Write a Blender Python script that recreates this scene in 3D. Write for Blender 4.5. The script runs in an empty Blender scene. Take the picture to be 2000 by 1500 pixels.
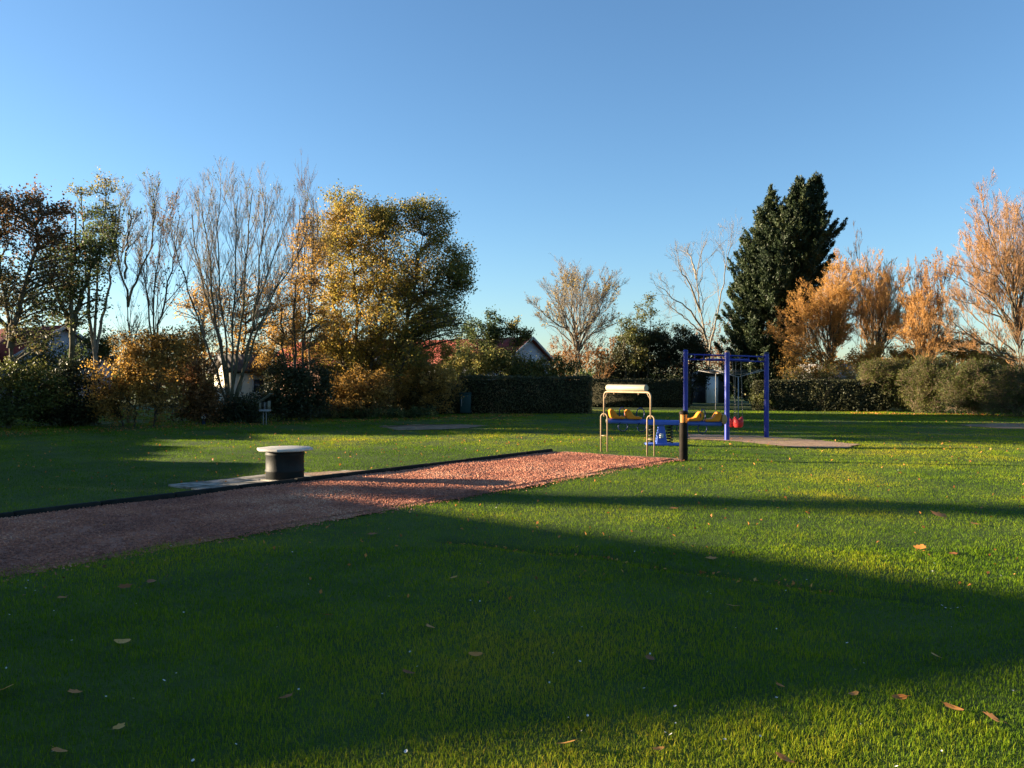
import bpy, math, random
import numpy as np
from mathutils import Vector

# ------------------------------------------------------------------ camera, sky, sun
S = bpy.context.scene
COL = S.collection
F, HZ, EYE = 1620.0, 745.0, 1.6        # focal length in photo pixels, horizon row, eye height
SUN_EL, SUN_AZ = math.radians(8.2), math.radians(-79.2)   # azimuth from +Y, clockwise positive

cam_d = bpy.data.cameras.new('camera'); cam = bpy.data.objects.new('camera', cam_d); COL.objects.link(cam)
cam.location = (0, 0, EYE)
cam.rotation_euler = (math.radians(90) - math.atan(5 / F), 0, 0)
cam_d.sensor_width = 36; cam_d.lens = 36 * F / 2000
cam_d.clip_start = 0.05; cam_d.clip_end = 2000
S.camera = cam

W = bpy.data.worlds.new('World'); S.world = W; W.use_nodes = True
wn = W.node_tree.nodes; wl = W.node_tree.links
sky = wn.new('ShaderNodeTexSky'); sky.sky_type = 'NISHITA'; sky.sun_disc = False
sky.sun_elevation = SUN_EL; sky.sun_rotation = SUN_AZ
sky.air_density = 0.95; sky.dust_density = 0.3; sky.ozone_density = 3.4; sky.altitude = 0
wl.new(sky.outputs[0], wn['Background'].inputs[0])
wn['Background'].inputs[1].default_value = 0.053

sun_d = bpy.data.lights.new('sun', 'SUN'); sun_o = bpy.data.objects.new('sun', sun_d); COL.objects.link(sun_o)
sun_d.energy = 5.0; sun_d.angle = math.radians(0.5); sun_d.color = (1.0, 0.80, 0.55)
SD = Vector((math.sin(SUN_AZ) * math.cos(SUN_EL), math.cos(SUN_AZ) * math.cos(SUN_EL), math.sin(SUN_EL)))
sun_o.rotation_euler = SD.to_track_quat('Z', 'Y').to_euler()

S.view_settings.view_transform = 'Standard'; S.view_settings.look = 'None'
S.view_settings.gamma = 1; S.view_settings.exposure = 2.55
S.cycles.max_bounces = 8; S.cycles.transparent_max_bounces = 8

# ------------------------------------------------------------------ helpers
def P(px, py, Y):
    return np.array([(px - 1000) / F * Y, Y, EYE - (py - HZ) / F * Y])
def G(px, py):
    Y = EYE * F / (py - HZ); return np.array([(px - 1000) / F * Y, Y])
def nrm(v):
    return v / np.maximum(np.linalg.norm(v, axis=-1, keepdims=True), 1e-9)

class Geo:
    def __init__(s): s.v = []; s.f = []; s.t = []; s.n = 0
    def add(s, v, faces, tint=None):
        v = np.asarray(v, float).reshape(-1, 3)
        s.v.append(v)
        if isinstance(faces, np.ndarray): s.f.append(faces + s.n)
        else:
            by = {}
            for f in faces: by.setdefault(len(f), []).append(f)
            for k in by: s.f.append(np.array(by[k]) + s.n)
        s.t.append(np.full(len(v), 0.5) if tint is None else np.asarray(tint, float))
        s.n += len(v); return s
    # --- primitives
    def box(s, c, size, rz=0.0, top=1.0, rx=0.0):
        x, y, z = np.array(size) / 2
        v = np.array([[-x,-y,-z],[x,-y,-z],[x,y,-z],[-x,y,-z],[-x*top,-y*top,z],[x*top,-y*top,z],[x*top,y*top,z],[-x*top,y*top,z]])
        if rx:
            a, b = math.cos(rx), math.sin(rx); v = v @ np.array([[1,0,0],[0,a,b],[0,-b,a]])
        a, b = math.cos(rz), math.sin(rz); v = v @ np.array([[a,b,0],[-b,a,0],[0,0,1]])
        return s.add(v + np.array(c), [(3,2,1,0),(4,5,6,7),(0,1,5,4),(1,2,6,5),(2,3,7,6),(3,0,4,7)])
    def tube(s, pts, r, n=10, cap=True, closed=False):
        pts = np.array(pts, float); k = len(pts)
        r = np.full(k, r) if np.isscalar(r) else np.array(r)
        if closed: tg = np.roll(pts, -1, 0) - np.roll(pts, 1, 0)
        else: tg = np.gradient(pts, axis=0)
        tg = nrm(tg); ref = np.array([0.123, 0.31, 0.94]) if abs(tg[0][2]) < .8 else np.array([1, .1, 0.02])
        n0 = nrm(np.cross(tg[0], ref)); ns = [n0]
        for i in range(1, k):
            q = ns[-1] - tg[i] * np.dot(ns[-1], tg[i]); ns.append(nrm(q))
        ns = np.array(ns); bs = np.cross(tg, ns)
        a = np.arange(n) * 2 * math.pi / n
        v = pts[:, None] + r[:, None, None] * (np.cos(a)[None, :, None] * ns[:, None] + np.sin(a)[None, :, None] * bs[:, None])
        fs = []
        for i in range(k if closed else k - 1):
            j = (i + 1) % k
            for q in range(n): fs.append((i*n+q, i*n+(q+1) % n, j*n+(q+1) % n, j*n+q))
        if cap and not closed: fs += [tuple(range(n))[::-1], tuple((k-1)*n + q for q in range(n))]
        return s.add(v.reshape(-1, 3), fs)
    def lathe(s, c, prof, n=32, oct_=False):
        a = np.arange(n) * 2 * math.pi / n
        prof = np.array(prof, float); k = len(prof)
        v = np.stack([prof[:, 0, None] * np.cos(a), prof[:, 0, None] * np.sin(a), np.repeat(prof[:, 1, None], n, 1)], -1).reshape(-1, 3)
        fs = [(i*n+q, i*n+(q+1) % n, (i+1)*n+(q+1) % n, (i+1)*n+q) for i in range(k-1) for q in range(n)]
        fs += [tuple(range(n))[::-1], tuple((k-1)*n+q for q in range(n))]
        return s.add(v + np.array(c), fs)
    def prism(s, poly, o, u, w, ext):      # polygon in the (u,w) plane at o, extruded along ext (centred)
        poly = np.array(poly, float); n = len(poly); o, u, w, ext = [np.array(q, float) for q in (o, u, w, ext)]
        b = o + poly[:, :1] * u + poly[:, 1:] * w
        v = np.concatenate([b - ext / 2, b + ext / 2])
        fs = [tuple(range(n))[::-1], tuple(range(n, 2*n))] + [(i, (i+1) % n, n+(i+1) % n, n+i) for i in range(n)]
        return s.add(v, fs)
    # --- many tubes at once
    def tubes(s, Pn, R, n=4, tint=None):
        Pn = np.asarray(Pn); m, k = Pn.shape[:2]
        if m == 0: return s
        tg = nrm(np.gradient(Pn, axis=1)); ref = np.where(np.abs(tg[:, :1, 2:3]) < .9, np.array([0, 0, 1.0]), np.array([1.0, 0, 0]))
        ns = nrm(np.cross(tg, np.broadcast_to(ref, tg.shape))); bs = np.cross(tg, ns)
        a = np.arange(n) * 2 * math.pi / n
        v = Pn[:, :, None] + R[:, :, None, None] * (np.cos(a)[:, None] * ns[:, :, None] + np.sin(a)[:, None] * bs[:, :, None])
        i, q = np.meshgrid(np.arange(k-1), np.arange(n), indexing='ij'); i = i.ravel(); q = q.ravel()
        f = np.stack([i*n+q, i*n+(q+1) % n, (i+1)*n+(q+1) % n, (i+1)*n+q], -1)
        f = (f[None] + (np.arange(m) * k * n)[:, None, None]).reshape(-1, 4)
        t = None if tint is None else np.repeat(tint, k * n)
        return s.add(v.reshape(-1, 3), f, t)
    def leaves(s, pos, size, rng, tint, asp=0.68, up=0.35, axis=None, axw=0.0):
        m = len(pos)
        if m == 0: return s
        d = nrm(rng.normal(size=(m, 3)))
        if axis is not None: d = nrm(d * (1 - axw) + axis * axw)
        nn = rng.normal(size=(m, 3)); nn[:, 2] += up * 2
        b = nrm(np.cross(nn, d)); L = size * rng.uniform(.65, 1.3, m)
        l = (d * L[:, None]) / 2; w = b * (L * asp)[:, None] / 2
        fold = nrm(np.cross(d, b)) * (L * .14)[:, None]
        v = np.stack([pos - l, pos + w + fold - l * .15, pos + l, pos - w + fold - l * .15], 1)
        return s.add(v.reshape(-1, 3), np.arange(4*m).reshape(m, 4), np.repeat(tint, 4))

def build(name, geo, mat, parent=None, smooth=False, bevel=0.0):
    v = np.concatenate(geo.v); t = np.concatenate(geo.t)
    if parent is not None: v = v - np.array(ORG[parent.name])
    me = bpy.data.meshes.new(name)
    tot = [np.full(len(f), f.shape[1], np.int32) for f in geo.f]; tot = np.concatenate(tot)
    lv = np.concatenate([f.ravel() for f in geo.f]).astype(np.int32)
    me.vertices.add(len(v)); me.vertices.foreach_set('co', v.astype(np.float32).ravel())
    me.loops.add(len(lv)); me.loops.foreach_set('vertex_index', lv)
    me.polygons.add(len(tot)); st = np.concatenate([[0], np.cumsum(tot)[:-1]]).astype(np.int32)
    me.polygons.foreach_set('loop_start', st); me.polygons.foreach_set('loop_total', tot)
    if smooth: me.polygons.foreach_set('use_smooth', np.ones(len(tot), bool))
    me.update(calc_edges=True)
    at = me.attributes.new('tint', 'FLOAT', 'POINT'); at.data.foreach_set('value', t.astype(np.float32))
    me.materials.append(mat)
    o = bpy.data.objects.new(name, me); COL.objects.link(o)
    if parent is not None: o.parent = parent; ORG[o.name] = ORG[parent.name]
    if bevel:
        m = o.modifiers.new('bevel', 'BEVEL'); m.width = bevel; m.segments = 2; m.limit_method = 'ANGLE'
    return o
ORG = {}
def tag(o, label, cat, group=None):
    o['label'] = label; o['category'] = cat
    if group: o['group'] = group
    return o
def thing(name, label, cat, loc, group=None):
    o = bpy.data.objects.new(name, None); COL.objects.link(o); o.location = loc; o.empty_display_size = .2
    ORG[o.name] = tuple(loc); return tag(o, label, cat, group)
def struct(o, kind='structure'): o['kind'] = kind; return o
def sm(name, geo, mat, parent=None): return build(name, geo, mat, parent, smooth=True)
def angle_smooth(o, deg=35):
    o.data.polygons.foreach_set('use_smooth', np.ones(len(o.data.polygons), bool))
    try: o.data.set_sharp_from_angle(angle=math.radians(deg))
    except Exception: pass
    return o

# ------------------------------------------------------------------ materials
def mat(name, col, rough=.6, col2=None, scale=6.0, bump=0.0, bscale=40.0, metal=0.0, detail=6, spec=.2, lo=.35, hi=.65):
    m = bpy.data.materials.new(name); m.use_nodes = True; nt = m.node_tree; b = nt.nodes['Principled BSDF']
    b.inputs['Base Color'].default_value = (*col, 1); b.inputs['Roughness'].default_value = rough
    b.inputs['Metallic'].default_value = metal; b.inputs['Specular IOR Level'].default_value = spec
    tc = nt.nodes.new('ShaderNodeTexCoord')
    if col2 is not None:
        n = nt.nodes.new('ShaderNodeTexNoise'); n.inputs['Scale'].default_value = scale; n.inputs['Detail'].default_value = detail
        r = nt.nodes.new('ShaderNodeValToRGB'); r.color_ramp.elements[0].position = lo; r.color_ramp.elements[1].position = hi
        r.color_ramp.elements[0].color = (*col, 1); r.color_ramp.elements[1].color = (*col2, 1)
        nt.links.new(tc.outputs['Object'], n.inputs['Vector']); nt.links.new(n.outputs['Fac'], r.inputs[0]); nt.links.new(r.outputs[0], b.inputs['Base Color'])
    if bump:
        n = nt.nodes.new('ShaderNodeTexNoise'); n.inputs['Scale'].default_value = bscale; n.inputs['Detail'].default_value = 8
        bp = nt.nodes.new('ShaderNodeBump'); bp.inputs['Strength'].default_value = bump; bp.inputs['Distance'].default_value = .02
        nt.links.new(tc.outputs['Object'], n.inputs['Vector']); nt.links.new(n.outputs['Fac'], bp.inputs['Height']); nt.links.new(bp.outputs[0], b.inputs['Normal'])
    return m
def leafmat(name, cols, tr=.4, rough=.55, spec=.25):
    m = bpy.data.materials.new(name); m.use_nodes = True; nt = m.node_tree; b = nt.nodes['Principled BSDF']
    at = nt.nodes.new('ShaderNodeAttribute'); at.attribute_name = 'tint'
    r = nt.nodes.new('ShaderNodeValToRGB'); el = r.color_ramp.elements
    while len(el) < len(cols): el.new(.5)
    for i, c in enumerate(cols): el[i].position = i / (len(cols) - 1); el[i].color = (*c, 1)
    nt.links.new(at.outputs['Fac'], r.inputs[0]); nt.links.new(r.outputs[0], b.inputs['Base Color'])
    b.inputs['Roughness'].default_value = rough; b.inputs['Specular IOR Level'].default_value = spec
    t = nt.nodes.new('ShaderNodeBsdfTranslucent'); nt.links.new(r.outputs[0], t.inputs[0])
    mx = nt.nodes.new('ShaderNodeMixShader'); mx.inputs[0].default_value = tr
    nt.links.new(b.outputs[0], mx.inputs[1]); nt.links.new(t.outputs[0], mx.inputs[2]); nt.links.new(mx.outputs[0], nt.nodes['Material Output'].inputs[0])
    return m
M = {}
M['bark'] = mat('bark', (0.06,0.051,0.036), .9, (0.114,0.102,0.072), 5, .6, 30)
M['bark_green'] = mat('mossy_bark', (0.054,0.051,0.027), .9, (0.12,0.108,0.066), 4, .6, 30)
M['bark_pale'] = mat('pale_bark', (0.13,0.11,0.08), .85, (0.21,0.185,0.14), 5, .5, 30)
M['bark_dark'] = mat('dark_bark', (0.0245,0.021,0.0154), .9, (0.0525,0.0455,0.0315), 5, .6, 30)
M['twig_grey'] = mat('grey_twigs', (0.1445,0.1237,0.0980), .8, (0.2549,0.2145,0.1646), 3)
M['twig_brown'] = mat('brown_twigs', (0.091,0.063,0.042), .8, (0.154,0.105,0.07), 3)
M['twig_orange'] = leafmat('orange_twigs', [(0.1870,0.1121,0.0445),(0.3740,0.1961,0.0594),(0.4620,0.2465,0.0842)], .0)
M['twig_pink'] = leafmat('pink_twigs', [(0.1510,0.1010,0.0505),(0.3020,0.1666,0.0715),(0.3731,0.2020,0.1010)], .0)
M['lf_russet'] = leafmat('russet_leaves', [(.06,.075,.026),(.075,.08,.028),(.13,.085,.035),(.22,.105,.045)], .45)
M['lf_green'] = leafmat('dull_green_leaves', [(0.0374,0.0598,0.0209),(0.0673,0.0972,0.0299),(0.1346,0.1495,0.0448),(0.2840,0.2242,0.0523)], .52)
M['lf_yellow'] = leafmat('yellow_green_leaves', [(0.0606,0.0783,0.0196),(0.1717,0.1664,0.0343),(0.2928,0.2349,0.0440),(0.3837,0.2643,0.0489),(0.4039,0.2154,0.0489)], .56)
M['lf_orange'] = leafmat('orange_leaves', [(0.1300,0.0760,0.0237),(0.3468,0.1685,0.0396),(0.5491,0.2697,0.0556),(0.6068,0.3538,0.0636)], .58)
M['lf_brown'] = leafmat('brown_leaves', [(0.0810,0.0506,0.0203),(0.1721,0.0861,0.0304),(0.2633,0.1215,0.0405),(0.3038,0.1721,0.0607)], .4)
M['lf_pale'] = leafmat('pale_yellow_leaves', [(0.1555,0.1361,0.0486),(0.3305,0.2430,0.0680),(0.4471,0.3013,0.0875)], .4)
M['lf_dark'] = leafmat('dark_evergreen_leaves', [(0.0190,0.0266,0.0119),(0.0342,0.0422,0.0149),(0.0568,0.0563,0.0193),(0.1136,0.0782,0.0268)], .18)
M['lf_hedge'] = leafmat('hedge_leaves', [(0.0417,0.0454,0.0216),(0.0668,0.0695,0.0265),(0.1086,0.0936,0.0385),(0.2005,0.1003,0.0481)], .2)
M['lf_gold'] = leafmat('gold_brown_leaves', [(0.0995,0.0760,0.0236),(0.2559,0.1518,0.0367),(0.4122,0.2414,0.0551),(0.5401,0.3312,0.0787)], .5)
M['lf_willow'] = leafmat('willow_leaves', [(0.1701,0.1041,0.0259),(0.4010,0.2206,0.0464),(0.5832,0.3186,0.0775),(0.6318,0.3677,0.1136)], .55)
M['lf_olive'] = leafmat('olive_leaves', [(0.0321,0.0437,0.0099),(0.0644,0.0802,0.0173),(0.1029,0.1130,0.0247),(0.1544,0.1384,0.0345)], .35)
M['lf_conifer'] = leafmat('conifer_sprays', [(0.0117,0.0213,0.0099),(0.0211,0.0362,0.0145),(0.0351,0.0511,0.0181),(0.0585,0.0692,0.0235)], .12)
M['core'] = mat('inner_twigs', (.012,.014,.007), .95, (.03,.026,.014), 9, .8, 30)
M['lawn'] = mat('lawn_soil', (0.0266,0.0495,0.0077), .95, (0.0545,0.0825,0.0139), 1.4, .5, 60)
M['grass'] = leafmat('grass_blades', [(0.0574,0.1201,0.0059),(0.1214,0.2037,0.0087),(0.2317,0.2730,0.0126),(0.4414,0.3458,0.0293)], .42, .7, .04)
M['gravel'] = mat('red_gravel_bed', (0.2042,0.0863,0.0606), .95, (0.4088,0.1770,0.1082), 26, .9, 60, detail=10)
M['stone'] = leafmat('red_gravel_stones', [(0.1936,0.0804,0.0587),(0.3466,0.1338,0.0837),(0.4893,0.2034,0.1214),(0.5606,0.3210,0.2094)], 0, .9, .2)
M['rubber'] = mat('black_kerb', (.010,.011,.010), .85, (.022,.022,.019), 7, .4, 40, spec=.08)
M['slab'] = mat('worn_paving', (.11,.10,.075), .95, (.30,.28,.24), 5, .7, 50, lo=.38, hi=.58)
M['sand'] = mat('sandy_soil', (0.2700,0.1688,0.1013), .95, (0.3825,0.2587,0.1688), 5, .6, 40)
M['dirt'] = mat('bare_soil', (.16,.10,.06), .95, (.28,.19,.12), 3, .7, 40)
M['seam'] = mat('dark_seam_soil', (.02,.014,.008), .95, (.06,.04,.022), 9, .6, 50, spec=.05)
M['drum'] = mat('black_drum_plastic', (.008,.010,.010), .6, (.016,.018,.017), 5, .15, 20, spec=.12)
M['top'] = mat('weathered_white_top', (0.372,0.348,0.3), .6, (0.48,0.462,0.42), 6, .2, 30)
M['steel'] = mat('tan_painted_steel', (.23,.16,.095), .5, (.30,.22,.14), 12, .0, spec=.15)
M['cream'] = mat('cream_tube', (0.2786,0.2494,0.1761), .5, (0.3000,0.2737,0.2034), 8)
M['blue'] = mat('blue_paint', (.009,.02,.20), .4, (.014,.03,.26), 3, .05, 30, spec=.3)
M['blue_light'] = mat('light_blue_paint', (0.0496,0.1009,0.4050), .45, (0.0709,0.1320,0.4725), 4)
M['blue_dark'] = mat('dark_blue_bars', (0.0060,0.0125,0.0600), .35, (0.0100,0.0175,0.0800), 4)
M['orange'] = mat('orange_plastic', (.56,.17,.010), .45, (.62,.22,.018), 5, spec=.15)
M['tan'] = mat('tan_plastic', (0.33,0.198,0.072), .5, (0.36,0.228,0.09), 5)
M['red'] = mat('red_plastic', (0.372,0.021,0.024), .4, (0.42,0.036,0.036), 5)
M['black'] = mat('black_metal', (.015,.015,.014), .5, (.028,.027,.024), 6)
M['bollard'] = mat('black_bollard_wood', (.009,.007,.005), .7, (.018,.013,.009), 6, .3, 40, spec=.08)
M['lens'] = leafmat('amber_lens', [(.62,.36,.11),(.66,.40,.14)], .65)
M['chain'] = mat('chain_steel', (0.18,0.168,0.15), .45, metal=.7)
M['white'] = mat('white_paint', (0.481,0.481,0.468), .5, (0.52,0.52,0.507), 5)
M['door'] = mat('white_door_paint', (0.9300,0.9900,1.0500), .5, (1.0500,1.0950,1.1400), 4)
M['timber_dark'] = mat('dark_timber', (.018,.022,.03), .7, (.032,.036,.045), 4)
M['trim'] = mat('pale_trim', (0.3,0.288,0.27), .6, (0.36,0.348,0.324), 5)
M['bin'] = mat('dark_green_bin', (.008,.03,.03), .5, (.012,.04,.04), 5)
M['wall_grey'] = mat('grey_render', (0.3240,0.3321,0.3564), .85, (0.4050,0.4050,0.4212), 5, .2, 60)
M['wall_cream'] = mat('cream_render', (0.525,0.48,0.375), .8, (0.585,0.5475,0.45), 3, .2, 60)
M['brick'] = mat('brown_brick', (.24,.13,.09), .9, (.32,.19,.13), 12, .4, 50)
M['glass'] = mat('window_glass', (.03,.035,.045), .08, spec=.6)
M['weather'] = mat('weathered_wood', (0.1200,0.1140,0.0840), .8, (0.1800,0.1740,0.1320), 8, .3, 40)
M['zinc'] = mat('zinc_tray', (0.2100,0.2100,0.2150), .5, (0.2500,0.2500,0.2500), 8)
M['badge'] = mat('white_badge', (.8,.8,.8), .5)
M['navy'] = mat('navy_post', (.012,.03,.085), .5, (.018,.04,.11), 5)
M['daisy'] = mat('white_petals', (0.54,0.525,0.51), .6)
M['leafdry'] = leafmat('dry_leaves', [(0.1265,0.0492,0.0184),(0.3542,0.1202,0.0276),(0.5313,0.2076,0.0460),(0.6072,0.3496,0.0920)], .3)
def tilemat(name, c1, c2):
    m = mat(name, c1, .75, c2, 2.5); nt = m.node_tree; b = nt.nodes['Principled BSDF']
    tc = nt.nodes.new('ShaderNodeTexCoord'); br = nt.nodes.new('ShaderNodeTexWave'); br.wave_type = 'BANDS'; br.bands_direction = 'X'
    br.inputs['Scale'].default_value = 1.1; br2 = nt.nodes.new('ShaderNodeTexWave'); br2.bands_direction = 'Z'; br2.wave_profile = 'SAW'; br2.inputs['Scale'].default_value = 1.8
    ad = nt.nodes.new('ShaderNodeMath'); ad.operation = 'ADD'; bp = nt.nodes.new('ShaderNodeBump'); bp.inputs['Strength'].default_value = .6; bp.inputs['Distance'].default_value = .05
    for q in (br, br2): nt.links.new(tc.outputs['Object'], q.inputs['Vector'])
    nt.links.new(br.outputs['Fac'], ad.inputs[0]); nt.links.new(br2.outputs['Fac'], ad.inputs[1]); nt.links.new(ad.outputs[0], bp.inputs['Height']); nt.links.new(bp.outputs[0], b.inputs['Normal'])
    return m
M['tiles'] = tilemat('red_roof_tiles', (.15,.025,.018), (.22,.045,.03))
M['tiles_dark'] = tilemat('dark_roof_tiles', (.04,.036,.034), (.08,.07,.06))

# ------------------------------------------------------------------ ground
def vnoise(x, y, sc, seed):
    r = np.random.default_rng(seed); tbl = r.random((64, 64)); x = x * sc; y = y * sc
    xi = np.floor(x).astype(int); yi = np.floor(y).astype(int); fx = x - xi; fy = y - yi; fx = fx*fx*(3-2*fx); fy = fy*fy*(3-2*fy)
    q = lambda a, b: tbl[a % 64, b % 64]
    return (q(xi, yi)*(1-fx) + q(xi+1, yi)*fx)*(1-fy) + (q(xi, yi+1)*(1-fx) + q(xi+1, yi+1)*fx)*fy
def seam_dist(x, y):          # shallow turf seam crossing the lawn
    a = G(820, 1046); b = G(1720, 1172); d = b - a; L = np.hypot(*d); d = d / L
    t = (x - a[0]) * d[0] + (y - a[1]) * d[1]; u = (x - a[0]) * -d[1] + (y - a[1]) * d[0]
    u = u + .05 * np.sin(t * 2.3) + .03 * np.sin(t * 5.1)
    w = np.clip(t / .8, 0, 1) * np.clip((L + .6 - t) / .8, 0, 1)
    return u, w
def hgt(x, y):
    u, w = seam_dist(x, y)
    h = .012 * np.sin(x * 1.1 + .6 * np.sin(y * .7)) * np.sin(y * .9 + 1) + .006 * np.sin(x * 3.1 + y * 2.3)
    near = np.clip((np.abs(y) - 2) / 3, 0, 1)
    return h * near - .05 * w * np.exp(-(u / .07) ** 2) + .022 * w * np.exp(-((u + .2) / .16) ** 2)
def inpoly(x, y, poly):
    poly = np.asarray(poly); r = np.zeros(np.shape(x), bool); n = len(poly)
    for i in range(n):
        x1, y1 = poly[i]; x2, y2 = poly[(i + 1) % n]
        c = (y1 > y) != (y2 > y)
        r ^= c & (x < (x2 - x1) * (y - y1) / (y2 - y1 + 1e-12) + x1)
    return r
def axis_pts(dense_lo, dense_hi, step, far):
    mid = np.arange(dense_lo, dense_hi, step); g = []; d = step; p = dense_hi
    while p < far: g.append(p); d *= 1.25; p += d
    lo = []; d = step; p = dense_lo - step
    while p > -far: lo.append(p); d *= 1.25; p -= d
    return np.array(lo[::-1] + list(mid) + g)
xs = axis_pts(-8, 8, .06, 700); ys = axis_pts(2, 14, .06, 700)
XX, YY = np.meshgrid(xs, ys); ZZ = hgt(XX, YY)
nx, ny = len(xs), len(ys)
i, j = np.meshgrid(np.arange(nx - 1), np.arange(ny - 1)); i = i.ravel(); j = j.ravel()
g = Geo().add(np.stack([XX, YY, ZZ], -1).reshape(-1, 3), np.stack([j*nx+i, j*nx+i+1, (j+1)*nx+i+1, (j+1)*nx+i], -1))
struct(sm('lawn', g, M['lawn']))

D = np.array([.6, .8]); N_ = np.array([.8, -.6]); C0 = np.array([-5.86, 9.49])
def court(s, w): return C0 + D * s + N_ * w          # s along the court, w from the far kerb towards the viewer
S0, S1, WID = -11.0, 11.35, 3.0
COURT = [court(S0, 0), court(S1, 0), court(S1, WID + .05), court(S0, WID)]
rng = np.random.default_rng(5)
def patch(name, poly, z, m, jag=.0, seed=1, sub=.12):
    r = np.random.default_rng(seed); pts = []
    poly = np.array(poly)
    for a, b in zip(poly, np.roll(poly, -1, 0)):
        n = max(1, int(np.hypot(*(b - a)) / sub))
        for q in range(n):
            p = a + (b - a) * q / n; pts.append(p + r.normal(size=2) * jag)
    pts = np.array(pts); zz = np.full(len(pts), z)
    g = Geo().add(np.column_stack([pts, zz]), [tuple(range(len(pts)))])
    return struct(build(name, g, m))
# gravel bed: fine grid with low heaps
ss = np.arange(S0, S1 + .01, .12); ww = np.linspace(0.0, WID, 26)
SS, WWg = np.meshgrid(ss, ww); jit = rng.normal(size=SS.shape)
edge = np.where(WWg > WID - .01, np.sin(SS * 3.1) * .05 + jit * .04, 0)
px_ = C0[0] + D[0]*SS + N_[0]*(WWg + edge); py_ = C0[1] + D[1]*SS + N_[1]*(WWg + edge)
zz = .030 + .012 * np.sin(SS * 2.2 + WWg * 1.3) * np.sin(WWg * 2.1 + SS * .6) + jit * .004
zz = np.where(WWg > WID - .13, .012, zz)
ns_, nw_ = len(ss), len(ww)
i, j = np.meshgrid(np.arange(ns_ - 1), np.arange(nw_ - 1)); i = i.ravel(); j = j.ravel()
struct(sm('gravel_path', Geo().add(np.stack([px_, py_, zz], -1).reshape(-1, 3), np.stack([(j+1)*ns_+i, (j+1)*ns_+i+1, j*ns_+i+1, j*ns_+i], -1)), M['gravel']))
def stones(n, seed):
    r = np.random.default_rng(seed)
    s_ = S0 + 3 + (S1 - S0 - 3) * r.random(n); w_ = r.random(n) * (WID + .06)
    spill = r.random(n) < .012; w_ = np.where(spill, WID + np.abs(r.normal(size=n)) * .12, w_)
    c = np.column_stack([C0[0] + D[0]*s_ + N_[0]*w_, C0[1] + D[1]*s_ + N_[1]*w_, .033 + .012 * np.sin(s_*2.2 + w_*1.3) * np.sin(w_*2.1 + s_*.6) + r.uniform(-.004, .006, n)])
    c[:, 2] = np.where(w_ > WID - .1, .018, c[:, 2])
    base = np.array([[1,0,0],[0,1,0],[-1,0,0],[0,-1,0],[0,0,1],[0,0,-1.0]])
    v = base[None] * r.uniform(.6, 1.3, (n, 6, 1)); v += r.normal(size=(n, 6, 3)) * .22
    sz = r.uniform(.006, .015, n)[:, None, None] * np.array([1, 1, .7])
    a = r.random(n) * 6.28; ca, sa = np.cos(a), np.sin(a)
    x = v[..., 0]*ca[:, None] - v[..., 1]*sa[:, None]; y = v[..., 0]*sa[:, None] + v[..., 1]*ca[:, None]
    v = np.stack([x, y, v[..., 2]], -1) * sz + c[:, None]
    f = np.array([[0,1,4],[1,2,4],[2,3,4],[3,0,4],[1,0,5],[2,1,5],[3,2,5],[0,3,5]])
    f = (f[None] + (np.arange(n) * 6)[:, None, None]).reshape(-1, 3)
    return Geo().add(v.reshape(-1, 3), f, np.repeat(np.clip(r.normal(.42, .2, n) + .7 * (vnoise(c[:, 0], c[:, 1], .7, 61) - .5) + .5 * (vnoise(c[:, 0], c[:, 1], 2.4, 62) - .5), 0, 1), 6))
struct(tag(build('gravel', stones(105000, 3), M['stone']), 'loose crushed red gravel covering the court', 'gravel'), 'stuff')
# kerb along the far side and the far end
g = Geo()
def kerb_run(a, b, wd=.10, h=.085):
    d = nrm(np.array(b) - np.array(a)); n = np.array([-d[1], d[0]]); L = np.hypot(*(np.array(b) - a)); k = int(L / 1.0)
    for q in range(k):
        p0 = a + d * (L * q / k + .006); p1 = a + d * (L * (q + 1) / k - .006); c = (p0 + p1) / 2 + n * random.uniform(-.008, .008)
        g.box((c[0], c[1], h / 2 - .02 + random.uniform(-.006, .006)), (np.hypot(*(p1 - p0)), wd, h + .04), math.atan2(d[1], d[0]) + random.uniform(-.004, .004))
random.seed(4)
kerb_run(court(S0, -.08), court(S1, -.08)); 
o = build('kerb', g, M['rubber'], bevel=.02); struct(o)
# paving at the drum table, sandy patch, bare earth patches
sl = [G(368, 950), G(505, 934), G(640, 930), G(700, 920), G(722, 931), court(8.2, -.2)+0*D, court(2.6, -.2)]
PAVE = [court(2.85, -.15), court(2.85, -1.36), court(4.7, -1.36), court(4.75, -.9), court(5.9, -.8), court(5.95, -.15)]
g = Geo(); r = np.random.default_rng(11)
for a_ in range(5):
    for b_ in range(2):
        s_ = 2.88 + a_ * .61; w_ = -.5 - b_ * .61
        if b_ == 1 and a_ > 3: continue
        c = court(s_ + .3, w_); g.box((c[0], c[1], .004 + r.uniform(-.006, .006)), (.578, .578, .05), math.atan2(D[1], D[0]) + r.normal() * .008)
struct(build('paving_slabs', g, M['slab'], bevel=.006))
SAND = [G(1342, 848), G(1430, 851), G(1500, 853), G(1600, 861), G(1678, 869), G(1650, 876), G(1545, 874), G(1440, 863), G(1342, 858)]
patch('sand_patch', SAND, .016, M['sand'], .05, 2)
DIRT = [G(735, 834), G(800, 830), G(900, 829), G(950, 832), G(900, 838), G(780, 841)]
patch('dirt_patch', DIRT, .016, M['dirt'], .10, 3)
DIRT2 = [G(1870, 831), G(1960, 827), G(2060, 829), G(2080, 838), G(1960, 838)]
patch('dirt_patch', DIRT2, .016, M['dirt'], .10, 4)
ENDP = [court(S1 + .02, -.1), court(S1 + .3, .1), court(S1 + .22, 1.6), court(S1 + .32, 2.9), court(S1 - .1, WID + .12), court(S1 + .0, 2.8)]
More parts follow.
